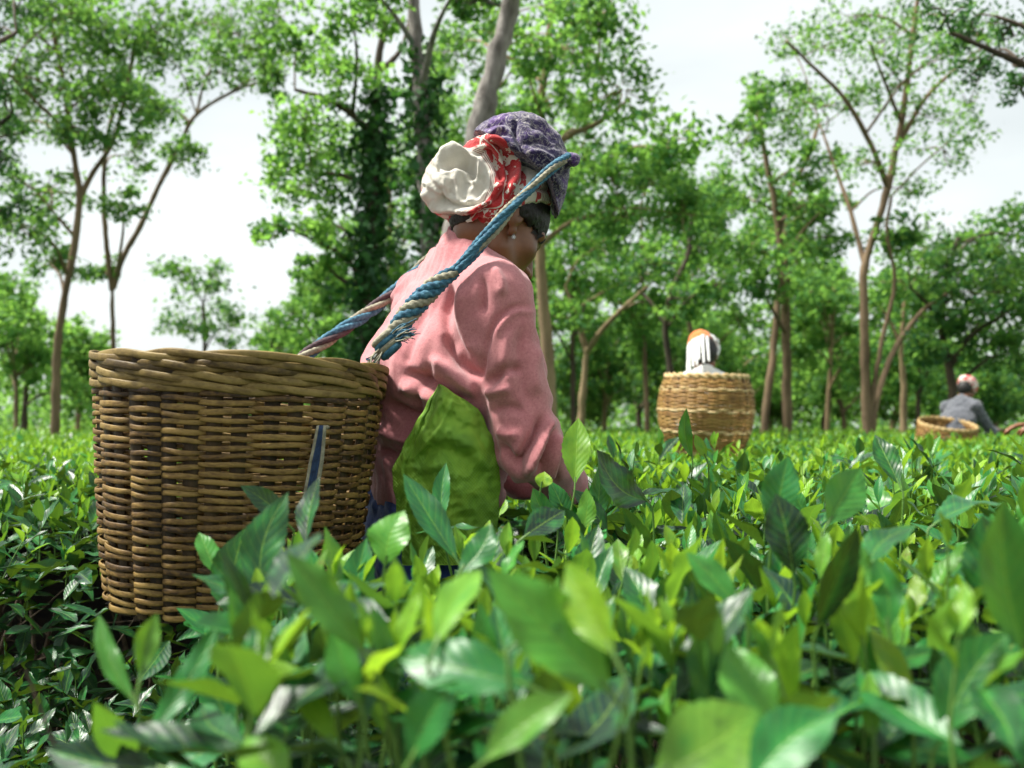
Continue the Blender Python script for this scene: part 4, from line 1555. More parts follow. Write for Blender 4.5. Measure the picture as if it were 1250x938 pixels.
def far_basket(label, bottom, top_off, R0, R1, Rm, H, rows, cols, rot):
    t = thing('woven_basket', label, 'basket', tuple(bottom), 'tea baskets on the pickers backs')
    t.rotation_mode = 'QUATERNION'
    t.rotation_quaternion = Vector(rot).to_track_quat('Z', 'Y')
    n = cols * 6
    th = np.arange(n) / n * 2 * PI
    pitch = (H - 0.05) / rows
    rg = np.random.default_rng(int(rows + H * 100))

    def rad(s):
        return (1 - s) * R1 + s * R0 + 4 * s * (1 - s) * (Rm - (R0 + R1) / 2)
    for k in range(rows):
        z = 0.01 + (k + 0.5) * pitch
        w = np.sin(th * cols / 2 + PI * (k % 2))
        band = (k % 12) in (0, 1)
        g = Geo()
        strip(g, th, rad(z / H) + (0.0035 if not band else 0.007) * np.sign(w) * np.abs(w) ** .6, np.full(n, z) + 0.003 * np.sin(th * 2 + rg.uniform(0, 6)), pitch * (0.56 + 0.14 * w), 0.003, prof=5)
        g.build('weaver', M['cane_pale'] if band else M['cane_new'], t)
    for k in range(cols):
        a = (k + 0.5) / cols * 2 * PI
        g = Geo()
        zz = np.linspace(0.006, H - 0.02, 8)
        rr = np.array([rad(z / H) for z in zz])
        g.tube(np.stack([rr * np.cos(a), rr * np.sin(a), zz], -1), 0.006, 5)
        g.build('stake', M['cane'], t)
    nr = 120
    th = np.arange(nr) / nr * 2 * PI
    for c in range(2):
        for s in (0, 1):
            a = 14 * th + s * PI + c
            g = Geo()
            strip(g, th, R0 + 0.006 + 0.006 * np.sin(a), H - 0.04 + 0.026 * c + 0.010 * np.cos(a), 0.011, 0.005, prof=6)
            g.build('rim_cane', M['cane_pale'] if c else M['cane_new'], t)
    g = Geo()
    for q in np.linspace(-R1 * 0.9, R1 * 0.9, 8):
        h = math.sqrt(max(R1 * R1 - q * q, 0.001))
        g.tube([(-h, q, 0.006), (0, q, 0.008), (h, q, 0.006)], 0.018, 6, flat=0.2)
        g.tube([(q, -h, 0.012), (q, 0, 0.010), (q, h, 0.012)], 0.018, 6, flat=0.2)
    g.build('base', M['cane'], t)
    return t


far_basket('tan bamboo basket with pale bands on the back of the picker ahead', at(860, 556, 5.98), None, 0.238, 0.200, 0.282, 0.485, 42, 30, (0.03, -0.03, 1))
far_basket('small low tan basket beside the stooping picker in grey', at(1150, 565, 9.72), None, 0.26, 0.22, 0.27, 0.40, 22, 20, (0.06, -0.25, 1))


# ------------------------------------------------------------------ tea leaves
def leaf_shape(nl, nw, wid, fold, droop, quilt, wave, tip=0.12, teeth=True, seed=0):
    """Blade along +Y, length 1, upper side +Z; returns V, F, uv."""
    r = np.random.default_rng(seed)
    t = np.linspace(0, 1, nl + 1)
    prof = np.sin(PI * t ** 1.02) ** 0.92
    prof = prof / prof.max()
    prof = np.maximum(prof, np.where(t < 0.08, 0.06, 0)) * np.where(t > 0.86, 1 - 0.25 * ((t - 0.86) / 0.14), 1)
    prof[-1] = 0.0
    s = np.linspace(-1, 1, nw + 1)
    T, S = np.meshgrid(t, s, indexing='ij')
    hw = wid / 2 * prof[:, None] * np.ones_like(S)
    if teeth:
        hw = hw * (1 + 0.035 * np.where(np.arange(nl + 1) % 2 == 0, 1, -1)[:, None] * (np.abs(S) > 0.9))
    X = S * hw
    aS = np.abs(S)
    Z = fold * np.abs(X) * (1 - 0.35 * T) - droop * T ** 2 * 0.5
    Z = Z + quilt * np.sin(2 * PI * (T * 8.0 - aS * 1.4) + 1.2 * np.sin(T * 9 + seed)) * aS * (1 - aS) * 4 * prof[:, None]
    Z = Z + wave * np.sin(2 * PI * T * 2.3 + r.uniform(0, 6) + S) * aS ** 2 * prof[:, None]
    Y = T * (1 - 0.12 * droop * T)
    X = X + 0.04 * r.normal() * np.sin(T * PI)
    V = np.stack([X, Y, Z], -1).reshape(-1, 3)
    i, k = np.meshgrid(np.arange(nl), np.arange(nw), indexing='ij')
    w = nw + 1
    F = np.stack([i * w + k, i * w + k + 1, (i + 1) * w + k + 1, (i + 1) * w + k], -1).reshape(-1, 4)
    uv = np.stack([(S + 1) / 2, T], -1).reshape(-1, 2)
    return V, F, uv


def leaf_variants(nl, nw, teeth):
    out = []
    for k in range(9):
        r = np.random.default_rng(100 + k)
        out.append(leaf_shape(nl, nw, r.uniform(0.28, 0.39), r.uniform(0.15, 0.6), r.uniform(-0.15, 0.75), r.uniform(0.0015, 0.0045) if teeth else 0.003, r.uniform(0.01, 0.04), teeth=teeth, seed=k))
    return out


LEAF_HI = leaf_variants(22, 8, True)
LEAF_MID = leaf_variants(6, 4, False)
LEAF_LO = leaf_variants(3, 2, False)
NVAR = 9
AGES = (0.02, 0.25, 0.5, 0.75, 1.0)
HI_MESH = {}
for _v in range(NVAR):
    for _a, age in enumerate(AGES):
        V, F, uv = LEAF_HI[_v]
        me = np_mesh('leaf', V, F, np.full(len(F), 4), True, uv, {'age': np.full(len(V), age), 'tint': np.full(len(V), 0.1 * _v)})
        me.materials.append(M['tea'])
        HI_MESH[_v, _a] = me


class Leaves:
    """Leaf placements: base point, direction, upper-side normal, length, age."""

    def __init__(self):
        self.p, self.d, self.n, self.l, self.a = [], [], [], [], []

    def add(self, p, d, n, l, a):
        self.p.append(p); self.d.append(d); self.n.append(n); self.l.append(l); self.a.append(a)

    def arrays(self):
        p, d, n = np.array(self.p).reshape(-1, 3), unit(np.array(self.d).reshape(-1, 3)), np.array(self.n).reshape(-1, 3)
        n = unit(n - d * (n * d).sum(1, keepdims=True))
        x = np.cross(d, n)
        return p, np.stack([x, d, n], 2), np.array(self.l), np.array(self.a)


def leaf_mass(name, p, R, l, a, kinds, mat, parent=None):
    """Many leaves as one mesh."""
    Vs, Ls, Us, As, Ts = [], [], [], [], []
    n0 = 0
    var = rng.integers(0, len(kinds), len(p))
    for v in range(len(kinds)):
        m = var == v
        if not m.any():
            continue
        V, F, uv = kinds[v]
        k = m.sum()
        P = np.einsum('nij,vj->nvi', R[m] * l[m][:, None, None], V) + p[m][:, None]
        Vs.append(P.reshape(-1, 3))
        Ls.append((F[None] + (np.arange(k) * len(V))[:, None, None] + n0).reshape(-1, 4))
        Us.append(np.tile(uv, (k, 1)))
        As.append(np.repeat(a[m], len(V)))
        Ts.append(np.repeat(rng.random(k), len(V)))
        n0 += k * len(V)
    L = np.vstack(Ls)
    me = np_mesh(name, np.vstack(Vs), L, np.full(len(L), 4), True, np.vstack(Us), {'age': np.concatenate(As), 'tint': np.concatenate(Ts)})
    me.materials.append(mat)
    o = bpy.data.objects.new(name, me)
    COL.objects.link(o)
    if parent is not None:
        put_under(o, parent)
    return o


def place_leaf(parent, p, R3, l, age, var=None):
    a = int(np.argmin([abs(age - q) for q in AGES]))
    o = bpy.data.objects.new('leaf', HI_MESH[(int(rng.integers(0, NVAR)) if var is None else var), a])
    COL.objects.link(o)
    o.parent = parent
    m = Matrix(R3.tolist()).to_4x4()
    o.matrix_local = Matrix.Translation(Vector(p) - Vector(parent.location)) @ m @ Matrix.Scale(float(l), 4)
    return o


TOP = 0.885


def canopy(x, y):
    """Height of the plucked surface of the tea."""
    return TOP - 0.09 * np.exp(-((x - 1.13) / 0.42) ** 2 - ((y - 5.25) / 0.65) ** 2) + 0.020 * np.sin(x * 2.1 + 0.6) * np.cos(y * 1.7) + 0.015 * np.sin(x * 5.3 + y * 4.1)


def tea_shoot(L, stems, x, y, z, h, scale, young, r, nl=None, tilt=0.35, age_add=0.0):
    """One shoot: two or three tender upright leaves and a bud, larger darker leaves lower down."""
    az = r.uniform(0, 2 * PI)
    tl = abs(r.normal(0, tilt * 0.6))
    s = np.array([math.sin(tl) * math.cos(az), math.sin(tl) * math.sin(az), math.cos(tl)])
    b = np.array([x, y, z - h])
    top = b + s * h
    nl = nl or int(r.integers(4, 7))
    ph = r.uniform(0, 2 * PI)
    for i in range(nl):
        f = i / max(nl - 1, 1)                       # 0 at the top
        q = top - s * h * (0.86 * f)
        phi = ph + i * 2.4 + r.normal(0, .25)
        el = math.radians(np.clip(76 - 58 * f + r.normal(0, 14), -12, 86))
        c = np.array([math.cos(phi), math.sin(phi), 0])
        d = math.cos(el) * c + math.sin(el) * np.array([0, 0, 1.0])
        n = -math.sin(el) * c + math.cos(el) * np.array([0, 0, 1.0]) + r.normal(0, .22, 3)
        ln = scale * (0.040 + 0.056 * min(1, f * 1.5)) * r.uniform(0.8, 1.2)
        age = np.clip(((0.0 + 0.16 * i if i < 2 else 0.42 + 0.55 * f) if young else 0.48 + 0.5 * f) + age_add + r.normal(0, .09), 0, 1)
        L.add(q, d, n, ln, age)
    if young:
        L.add(top, s + r.normal(0, .1, 3), np.array([math.cos(ph), math.sin(ph), 0]), 0.022 * scale, 0.0)
    stems.append((b - s * 0.05, b + s * h * 0.5 + r.normal(0, .003, 3), top))


def allowed(px, d):
    """Highest row of the photo that near leaves may reach, so that the woman and her basket stay in view."""
    return np.interp(px, [0, 95, 115, 250, 300, 350, 430, 480, 560, 640, 690, 720, 1250], [560, 560, 775, 770, 690, 640, 640, 640, 622, 606, 594, 568, 545])


GAP = lambda x, y: ((y > 1.40 + 0.10 * np.sin(x * 4)) & (y < 2.22 + 0.05 * np.sin(x * 7)) & (x < 0.10))
LEFT = lambda x, y: (x < -0.285 * y) & (y < 1.5)

BUSHES = []


def bush(label, loc):
    t = thing('tea_bush', label, 'tea bush', loc, 'tea bushes in the plucked field')
    BUSHES.append(t)
    return t


def grow(t, region, step, seed, zlow=0.0, scale=1.0, y_young=0.55, extra_low=True, hmean=0.10, hero=None, top_fn=canopy, tall=0.06, age_add=0.0, wall=None):
    """Fills a region (x0, x1, y0, y1, test) with shoots over a layer of old leaves; the largest in view become leaf objects."""
    x0, x1, y0, y1, test = region
    r = np.random.default_rng(seed)
    L, stems = Leaves(), []
    for x in np.arange(x0, x1, step):
        for y in np.arange(y0, y1, step):
            xx, yy = x + r.uniform(-.5, .5) * step, y + r.uniform(-.5, .5) * step
            if not test(xx, yy):
                continue
            z = float(top_fn(xx, yy)) + zlow + abs(r.normal(0, tall * 0.6)) - 0.025
            px, py, d = to_px((xx, yy, z + 0.05))
            if d < 0.64:
                continue
            if d < 2.0 and zlow > -0.1:
                for _ in range(12):
                    if py > allowed(px, d):
                        break
                    z -= 0.02
                    px, py, d = to_px((xx, yy, z + 0.05))
            tea_shoot(L, stems, xx, yy, z, r.uniform(0.07, 0.13) * (hmean / 0.10), scale, r.random() < y_young, r, age_add=age_add)
            if extra_low:
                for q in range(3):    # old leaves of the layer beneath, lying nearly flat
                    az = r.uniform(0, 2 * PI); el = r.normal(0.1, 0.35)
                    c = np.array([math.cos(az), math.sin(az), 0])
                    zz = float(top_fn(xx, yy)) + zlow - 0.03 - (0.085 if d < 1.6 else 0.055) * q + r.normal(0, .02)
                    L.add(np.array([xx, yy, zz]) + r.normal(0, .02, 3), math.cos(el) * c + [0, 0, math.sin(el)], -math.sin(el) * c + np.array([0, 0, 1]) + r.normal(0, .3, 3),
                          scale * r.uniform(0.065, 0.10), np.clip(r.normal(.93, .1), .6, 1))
    if wall:                                            # the side of the bush, closed by old leaves
        wx0, wx1, wy0, wy1, wz0, wz1, wn = wall
        for _ in range(wn):
            az = r.uniform(0, 2 * PI); el = r.normal(-0.2, 0.4)
            c = np.array([math.cos(az), math.sin(az), 0])
            L.add(np.array([r.uniform(wx0, wx1), r.uniform(wy0, wy1), r.uniform(wz0, wz1)]), math.cos(el) * c + [0, 0, math.sin(el)],
                  -math.sin(el) * c + np.array([0, 0, 1]) + r.normal(0, .4, 3), scale * r.uniform(0.07, 0.11), np.clip(r.normal(.95, .08), .6, 1))
    p, R, l, a = L.arrays()
    cx, cy, cd = to_px(p + R[:, :, 1] * l[:, None] * 0.5)
    size = l * FPX / np.maximum(cd, 0.3)
    inview = (cx > -30) & (cx < 1280) & (cy > -50) & (cy < 985) & (cd > 0.4)
    # seen on top: leaves of the shoots come before the buried ones
    zdepth = np.array([float(v) for v in p[:, 2]]) - (top_fn(p[:, 0], p[:, 1]) + zlow)
    score = np.where(inview, size * np.where(zdepth > -0.06, 1.0, 0.25), 0)
    keep = 300 - (hero or 0)
    big = np.argsort(-score)[:keep]
    big = big[score[big] > 16]
    mask = np.zeros(len(p), bool)
    mask[big] = True
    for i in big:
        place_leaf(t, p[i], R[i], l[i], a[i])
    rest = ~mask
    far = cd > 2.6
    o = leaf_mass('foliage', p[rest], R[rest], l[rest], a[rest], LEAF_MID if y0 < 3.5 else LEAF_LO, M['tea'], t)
    o['kind'] = 'stuff'
    g = Geo()
    for s in stems:
        g.tube(np.array(s), [0.0022, 0.0016, 0.0009], 4, cap=False)
    o = g.build('stems', M['stem_green'])
    o['kind'] = 'stuff'
    put_under(o, t)


def woody_base(t, x0, x1, y0, y1, test, n, seed, ztop):
    """The bare branching frame of old wood below the leaves."""
    r = np.random.default_rng(seed)
    g = Geo()
    for k in range(n):
        for _ in range(30):
            x, y = r.uniform(x0, x1), r.uniform(y0, y1)
            if test(x, y):
                break
        b = np.array([x, y, -0.02])
        for q in range(4):
            e = b + np.array([r.normal(0, .16), r.normal(0, .12), ztop * r.uniform(.8, 1.0)])
            m_ = b * 0.55 + e * 0.45 + np.array([r.normal(0, .04), r.normal(0, .04), 0])
            P = smooth_path([b, m_, e], 9)
            g.tube(P, np.linspace(0.014, 0.004, 9), 6, cap=False)
            for z in range(3):
                s = P[int(r.integers(4, 8))]
                g.tube(smooth_path([s, s + r.normal(0, .05, 3) + [0, 0, .05], s + r.normal(0, .09, 3) + [0, 0, .11]], 5), np.linspace(.004, .0015, 5), 4, cap=False)
    o = g.build('branches', M['twig'])
    o['kind'] = 'stuff'
    put_under(o, t)


near_ok = lambda x, y: (not GAP(x, y)) and (not LEFT(x, y))
b1 = bush('near tea bush in front of the big basket and the woman in pink', (0.10, 1.0, 0))
b2 = bush('near tea bush with large dark leaves at the lower right', (0.75, 1.0, 0))
b3 = bush('low shaded tea bush below the left side of the big basket', (-0.55, 1.0, 0))
b4 = bush('tea bush behind the left side of the big basket', (-1.4, 2.9, 0))
b5 = bush('tea bush with yellow green tips between the woman and the tan basket', (0.55, 2.4, 0))
b6 = bush('tea bush in the right half between the near leaves and the grey picker', (1.9, 2.6, 0))
split = lambda x, y: x < 0.04 + 0.22 * y
rb1 = (-0.6, 0.7, 0.46, 1.62, lambda x, y: near_ok(x, y) and split(x, y))
rb2 = (0.0, 1.35, 0.46, 1.75, lambda x, y: near_ok(x, y) and not split(x, y))
grow(b1, rb1, 0.070, 1, hero=44, scale=1.02, tall=0.065, y_young=0.75, wall=(-0.45, 0.5, 1.15, 1.42, 0.2, 0.8, 900))
grow(b2, rb2, 0.070, 2, hero=38, scale=1.05, tall=0.075, y_young=0.75)
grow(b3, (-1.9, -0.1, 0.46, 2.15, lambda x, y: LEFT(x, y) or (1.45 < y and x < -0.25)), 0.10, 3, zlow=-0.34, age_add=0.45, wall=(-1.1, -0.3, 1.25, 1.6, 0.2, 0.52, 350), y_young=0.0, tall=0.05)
left_top = lambda x, y: canopy(x, y) - 0.16 * np.exp(-((y - 2.15) / 0.30) ** 2) + 0.02
grow(b4, (-3.0, -0.05, 2.15, 3.7, lambda x, y: not GAP(x, y)), 0.078, 4, scale=0.95, top_fn=left_top, y_young=0.65, wall=(-2.2, -0.2, 2.02, 2.32, 0.25, 0.78, 1300))
grow(b5, (-0.05, 1.05, 1.62, 3.3, lambda x, y: (not GAP(x, y)) and x < 0.28 + 0.18 * y), 0.066, 5, scale=1.0, tall=0.085, y_young=0.75)
grow(b6, (0.4, 2.9, 1.75, 3.3, lambda x, y: x >= 0.28 + 0.18 * y), 0.072, 6, scale=1.0, tall=0.085, y_young=0.75)
for t_, (x0, x1, y0, y1, ts), n_, zt in ((b1, rb1, 8, .72), (b2, rb2, 8, .72), (b3, (-1.4, -0.3, .6, 1.5, lambda x, y: True), 8, .40), (b4, (-2.6, -0.2, 2.2, 3.4, lambda x, y: True), 12, .66),
                                     (b5, (0.1, 1.0, 1.7, 3.2, lambda x, y: True), 6, .72), (b6, (0.8, 2.8, 1.8, 3.2, lambda x, y: True), 8, .72)):
    woody_base(t_, x0, x1, y0, y1, ts, n_, int(x0 * 10 + 90), zt)

# single leaves that stand out in the foreground: base and tip (photo px), depth of each, width px, turn about the rib, age
HERO = [
    (b3, 165, 858, .74, 120, 748, .78, 30, .2, .18), (b3, 172, 826, .74, 191, 750, .77, 34, -.3, .22), (b3, 176, 905, .74, 268, 758, .80, 40, .25, .42), (b3, 172, 930, .74, 114, 856, .70, 46, -.2, .45),
    (b3, 205, 938, .70, 60, 915, .76, 60, .1, .95), (b3, 300, 905, .85, 190, 930, .80, 40, .9, .85),
    (b1, 442, 795, .66, 350, 671, .66, 60, .25, .38), (b1, 322, 742, 1.0, 352, 600, 1.05, 62, .1, .97), (b1, 284, 760, 1.1, 301, 646, 1.12, 54, .75, .92), (b1, 266, 706, 1.12, 248, 636, 1.15, 32, .4, .25),
    (b1, 352, 640, 1.22, 300, 589, 1.18, 34, .3, .9), (b1, 558, 684, 1.15, 492, 577, 1.2, 42, .35, .72), (b5, 702, 590, 1.55, 706, 509, 1.6, 42, .05, .06), (b1, 540, 640, 1.45, 545, 566, 1.5, 26, .2, .5),
    (b1, 745, 845, .60, 596, 690, .60, 104, .30, .20), (b1, 750, 800, .58, 690, 684, .62, 62, -.45, .12), (b1, 648, 838, .60, 468, 772, .62, 84, .3, .46), (b1, 412, 912, .66, 322, 800, .70, 46, .3, .30),
    (b1, 470, 690, 1.0, 482, 620, 1.0, 60, .4, .55), (b1, 560, 700, .95, 600, 640, .98, 44, .3, .6), (b1, 640, 655, 1.2, 690, 622, 1.25, 44, .3, .9), (b1, 440, 860, .66, 400, 760, .66, 50, -.3, .45),
    (b1, 530, 790, .62, 590, 660, .70, 50, .3, .3), (b1, 640, 780, .6, 720, 740, .62, 60, .8, .7), (b1, 500, 930, .6, 560, 830, .6, 66, .2, .5), (b1, 350, 960, .6, 300, 880, .62, 70, .2, .55),
    (b1, 590, 930, .58, 700, 850, .58, 60, .4, .4), (b1, 660, 596, 1.5, 664, 575, 1.5, 26, .1, .3),
    (b2, 790, 612, 1.4, 728, 548, 1.35, 52, .55, .95), (b2, 945, 642, 1.05, 962, 556, 1.05, 54, .1, .72), (b2, 1010, 640, 1.0, 1052, 570, 1.02, 58, -.3, .22), (b2, 968, 700, .95, 950, 600, .95, 64, .2, .98),
    (b2, 1098, 592, 1.35, 1068, 528, 1.4, 34, .3, .95), (b2, 1252, 800, .66, 1222, 608, .66, 80, .45, .55), (b2, 1190, 740, .85, 1200, 628, .85, 70, .2, .98), (b2, 945, 885, .62, 890, 775, .64, 78, .2, .28),
    (b2, 800, 945, .58, 925, 850, .58, 130, .15, .42), (b2, 915, 960, .56, 1022, 872, .58, 90, .3, .45), (b2, 1150, 900, .66, 1235, 770, .66, 84, .2, .52), (b2, 1040, 735, .8, 1032, 650, .82, 48, .2, .5),
    (b2, 900, 740, .82, 838, 668, .84, 42, .3, .5), (b2, 1085, 770, .75, 1068, 680, .77, 44, -.2, .38), (b2, 1140, 640, 1.1, 1235, 578, 1.2, 36, .9, .7), (b2, 1060, 690, .85, 1120, 640, .9, 40, .7, .85),
    (b5, 692, 645, 1.58, 674, 582, 1.58, 30, .3, .7), (b5, 722, 645, 1.6, 730, 572, 1.62, 30, -.2, .45), (b5, 742, 652, 1.55, 698, 598, 1.55, 30, .4, .85), (b5, 708, 655, 1.5, 716, 596, 1.52, 28, .2, .25), (b5, 676, 640, 1.5, 650, 596, 1.5, 30, .3, .8),
    (b2, 845, 560, 2.0, 838, 498, 2.0, 20, .2, .75), (b2, 862, 560, 1.9, 850, 528, 1.9, 16, .2, .2),
]
_r = np.random.default_rng(2024)
for _k in range(30):
    _bx = 285 + 965 * (_k + _r.random()) / 30
    _by, _bd = _r.uniform(760, 925), _r.uniform(.68, .95)
    _ln = _r.uniform(75, 135)
    _tx = _bx + _r.normal(0, 26)
    HERO.append((b1 if _bx < 640 else b2, _bx, _by, _bd, _tx, _by - _ln, _bd + _r.normal(0, .02), _ln * _r.uniform(.28, .38), _r.normal(0, .45), float(_r.choice([.0, .15, .3, .45, .9]))))
gh = {}
for (t_, bx, by, bd, tx, ty, td, wpx, turn, age) in HERO:
    p0, p1 = at(bx, by, bd), at(tx, ty, td)
    ln = np.linalg.norm(p1 - p0)
    d = (p1 - p0) / ln
    view = unit(CAM - (p0 + p1) / 2)
    n = unit(view - d * (view @ d))
    x = np.cross(d, n)
    n = math.cos(turn) * n + math.sin(turn) * (x * (1 if tx < bx else -1)) + 0.15 * np.array([0, 0, 1.0])
    n = unit(n - d * (n @ d))
    R3 = np.stack([np.cross(d, n), d, n], 1)
    wid = 0.86 * wpx / FPX * (bd + td) / 2
    a = int(np.argmin([abs(age - q) for q in AGES]))
    var = int(rng.integers(0, NVAR))
    o = bpy.data.objects.new('leaf', HI_MESH[var, a])
    COL.objects.link(o)
    o.parent = t_
    own = np.ptp(LEAF_HI[var][0][:, 0])
    sx = wid / own / math.cos(min(abs(turn), 0.9))
    m = Matrix(R3.tolist()).to_4x4() @ Matrix.Diagonal((sx, ln, (sx + ln) / 2 * 0.8, 1))
    o.matrix_local = Matrix.Translation(Vector(p0) - Vector(t_.location)) @ m
    g = gh.setdefault(t_.name, (t_, Geo()))[1]
    foot = p0 + np.array([rng.normal(0, .02), rng.normal(0.02, .02), -0.20])
    g.tube(smooth_path([foot, (foot + p0) / 2 + rng.normal(0, .006, 3), p0 - d * 0.012, p0 + d * 0.01], 10), np.linspace(0.0026, 0.0013, 10), 6, cap=False)
for t_, g in gh.values():
    o = g.build('stems', M['stem_green'])
    o['kind'] = 'stuff'
    put_under(o, t_)


# ------------------------------------------------------------------ the field beyond
def tea_field():
    r = np.random.default_rng(77)
    parts = []
    for y0, y1, dens, sc, nl in ((3.25, 5.0, 170, 1.0, 5), (5.0, 8.0, 110, 1.05, 5), (8.0, 14.0, 48, 1.25, 4), (14.0, 27.0, 16, 1.7, 4)):
        hw0 = 0.62 * y1 + 3.2
        n = int(dens * (y1 - y0) * 2 * hw0)
        x = r.uniform(-hw0, hw0, n); y = r.uniform(y0, y1, n)
        ok = np.abs(x) < 0.62 * y + 3.2
        x, y = x[ok], y[ok]
        z = canopy(x, y) + np.abs(r.normal(0, .035, len(x))) - 0.02
        q = np.repeat(np.stack([x, y, z], 1), nl, 0)
        f = np.tile(np.arange(nl) / (nl - 1), len(x))
        az = np.repeat(r.uniform(0, 6.28, len(x)), nl) + np.tile(np.arange(nl) * 2.4, len(x))
        el = np.radians(np.clip(72 - 60 * f + r.normal(0, 12, len(f)), 0, 86))
        c = np.stack([np.cos(az), np.sin(az), np.zeros_like(az)], 1)
        d = np.cos(el)[:, None] * c + np.sin(el)[:, None] * np.array([0, 0, 1.0])
        nn = -np.sin(el)[:, None] * c + np.cos(el)[:, None] * np.array([0, 0, 1.0]) + r.normal(0, .2, (len(el), 3))
        nn = unit(nn - d * (nn * d).sum(1, keepdims=True))
        R = np.stack([np.cross(d, nn), d, nn], 2)
        q[:, 2] -= f * 0.09
        l = sc * (0.042 + 0.045 * np.minimum(1, 1.5 * f)) * r.uniform(.8, 1.2, len(f))
        yng = np.repeat(r.random(len(x)) < 0.85, nl)
        a = np.clip(np.where(yng, 0.0, 0.38) + 0.80 * f + r.normal(0, .1, len(f)), 0, 1)
        parts.append((q, R, l, a))
    P, R, l, a = [np.concatenate(v) for v in zip(*parts)]
    o = leaf_mass('tea_field', P, R, l, a, LEAF_LO[:5], M['tea'])
    o['kind'] = 'stuff'
    o['label'] = 'plucked tea field with fresh tips reaching back to the trees'
    # dense old foliage under the tips
    n = 140
    ys = 3.0 + (np.linspace(0, 1, n) ** 2) * 25
    xs = np.linspace(-1, 1, n)
    X = xs[:, None] * (0.62 * ys + 3.5)[None]
    Y = np.broadcast_to(ys[None], X.shape)
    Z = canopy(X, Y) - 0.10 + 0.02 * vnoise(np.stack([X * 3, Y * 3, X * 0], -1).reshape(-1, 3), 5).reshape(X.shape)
    V = np.stack([X, Y, Z], -1).reshape(-1, 3)
    i, k = np.meshgrid(np.arange(n - 1), np.arange(n - 1), indexing='ij')
    F = np.stack([i * n + k, (i + 1) * n + k, (i + 1) * n + k + 1, i * n + k + 1], -1).reshape(-1, 4)
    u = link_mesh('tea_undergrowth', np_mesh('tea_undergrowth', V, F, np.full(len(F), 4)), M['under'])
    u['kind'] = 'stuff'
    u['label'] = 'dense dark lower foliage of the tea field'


tea_field()


# fallen leaves and bare twigs on the ground under the shaded bush
def litter():
    r = np.random.default_rng(8)
    L = Leaves()
    for k in range(900):
        az = r.uniform(0, 6.28)
        c = np.array([math.cos(az), math.sin(az), r.normal(0, .15)])
        L.add((r.uniform(-1.6, .4), r.uniform(.3, 2.4), 0.01 + r.uniform(0, .03)), c, np.array([0, 0, 1.0]) + r.normal(0, .3, 3), r.uniform(.05, .09), 1)
    p, R, l, a = L.arrays()
    m = simple_mat('dry_leaf', (0.06, 0.035, 0.018), (0.20, 0.13, 0.06), 20, rough=0.8, bumps=0.2)
    o = leaf_mass('leaf_litter', p, R, l, a, LEAF_LO, m)
    o['kind'] = 'stuff'
    o['label'] = 'dry fallen leaves on the soil between the bushes'


litter()


# ------------------------------------------------------------------ trees
def diamond_leaves(c, l, r, up=0.5):
    """Small folded four-cornered leaves at centres c; returns V, L."""
    n = len(c)
    d = unit(r.normal(size=(n, 3)) + np.array([0, 0, -0.25]))
    nn = unit(r.normal(size=(n, 3)) + np.array([0, 0, 1.0 * up * 2]))
    nn = unit(nn - d * (nn * d).sum(1, keepdims=True))
    x = np.cross(d, nn)
    a = c - d * (l * 0.5)[:, None]
    b = c + d * (l * 0.5)[:, None]
    w = (l * r.uniform(0.22, 0.34, n))[:, None]
    s = c + x * w + nn * (l * 0.08)[:, None]
    t = c - x * w + nn * (l * 0.08)[:, None]
    V = np.stack([a, s, b, t], 1).reshape(-1, 3)
    return V, np.arange(n * 4).reshape(n, 4)


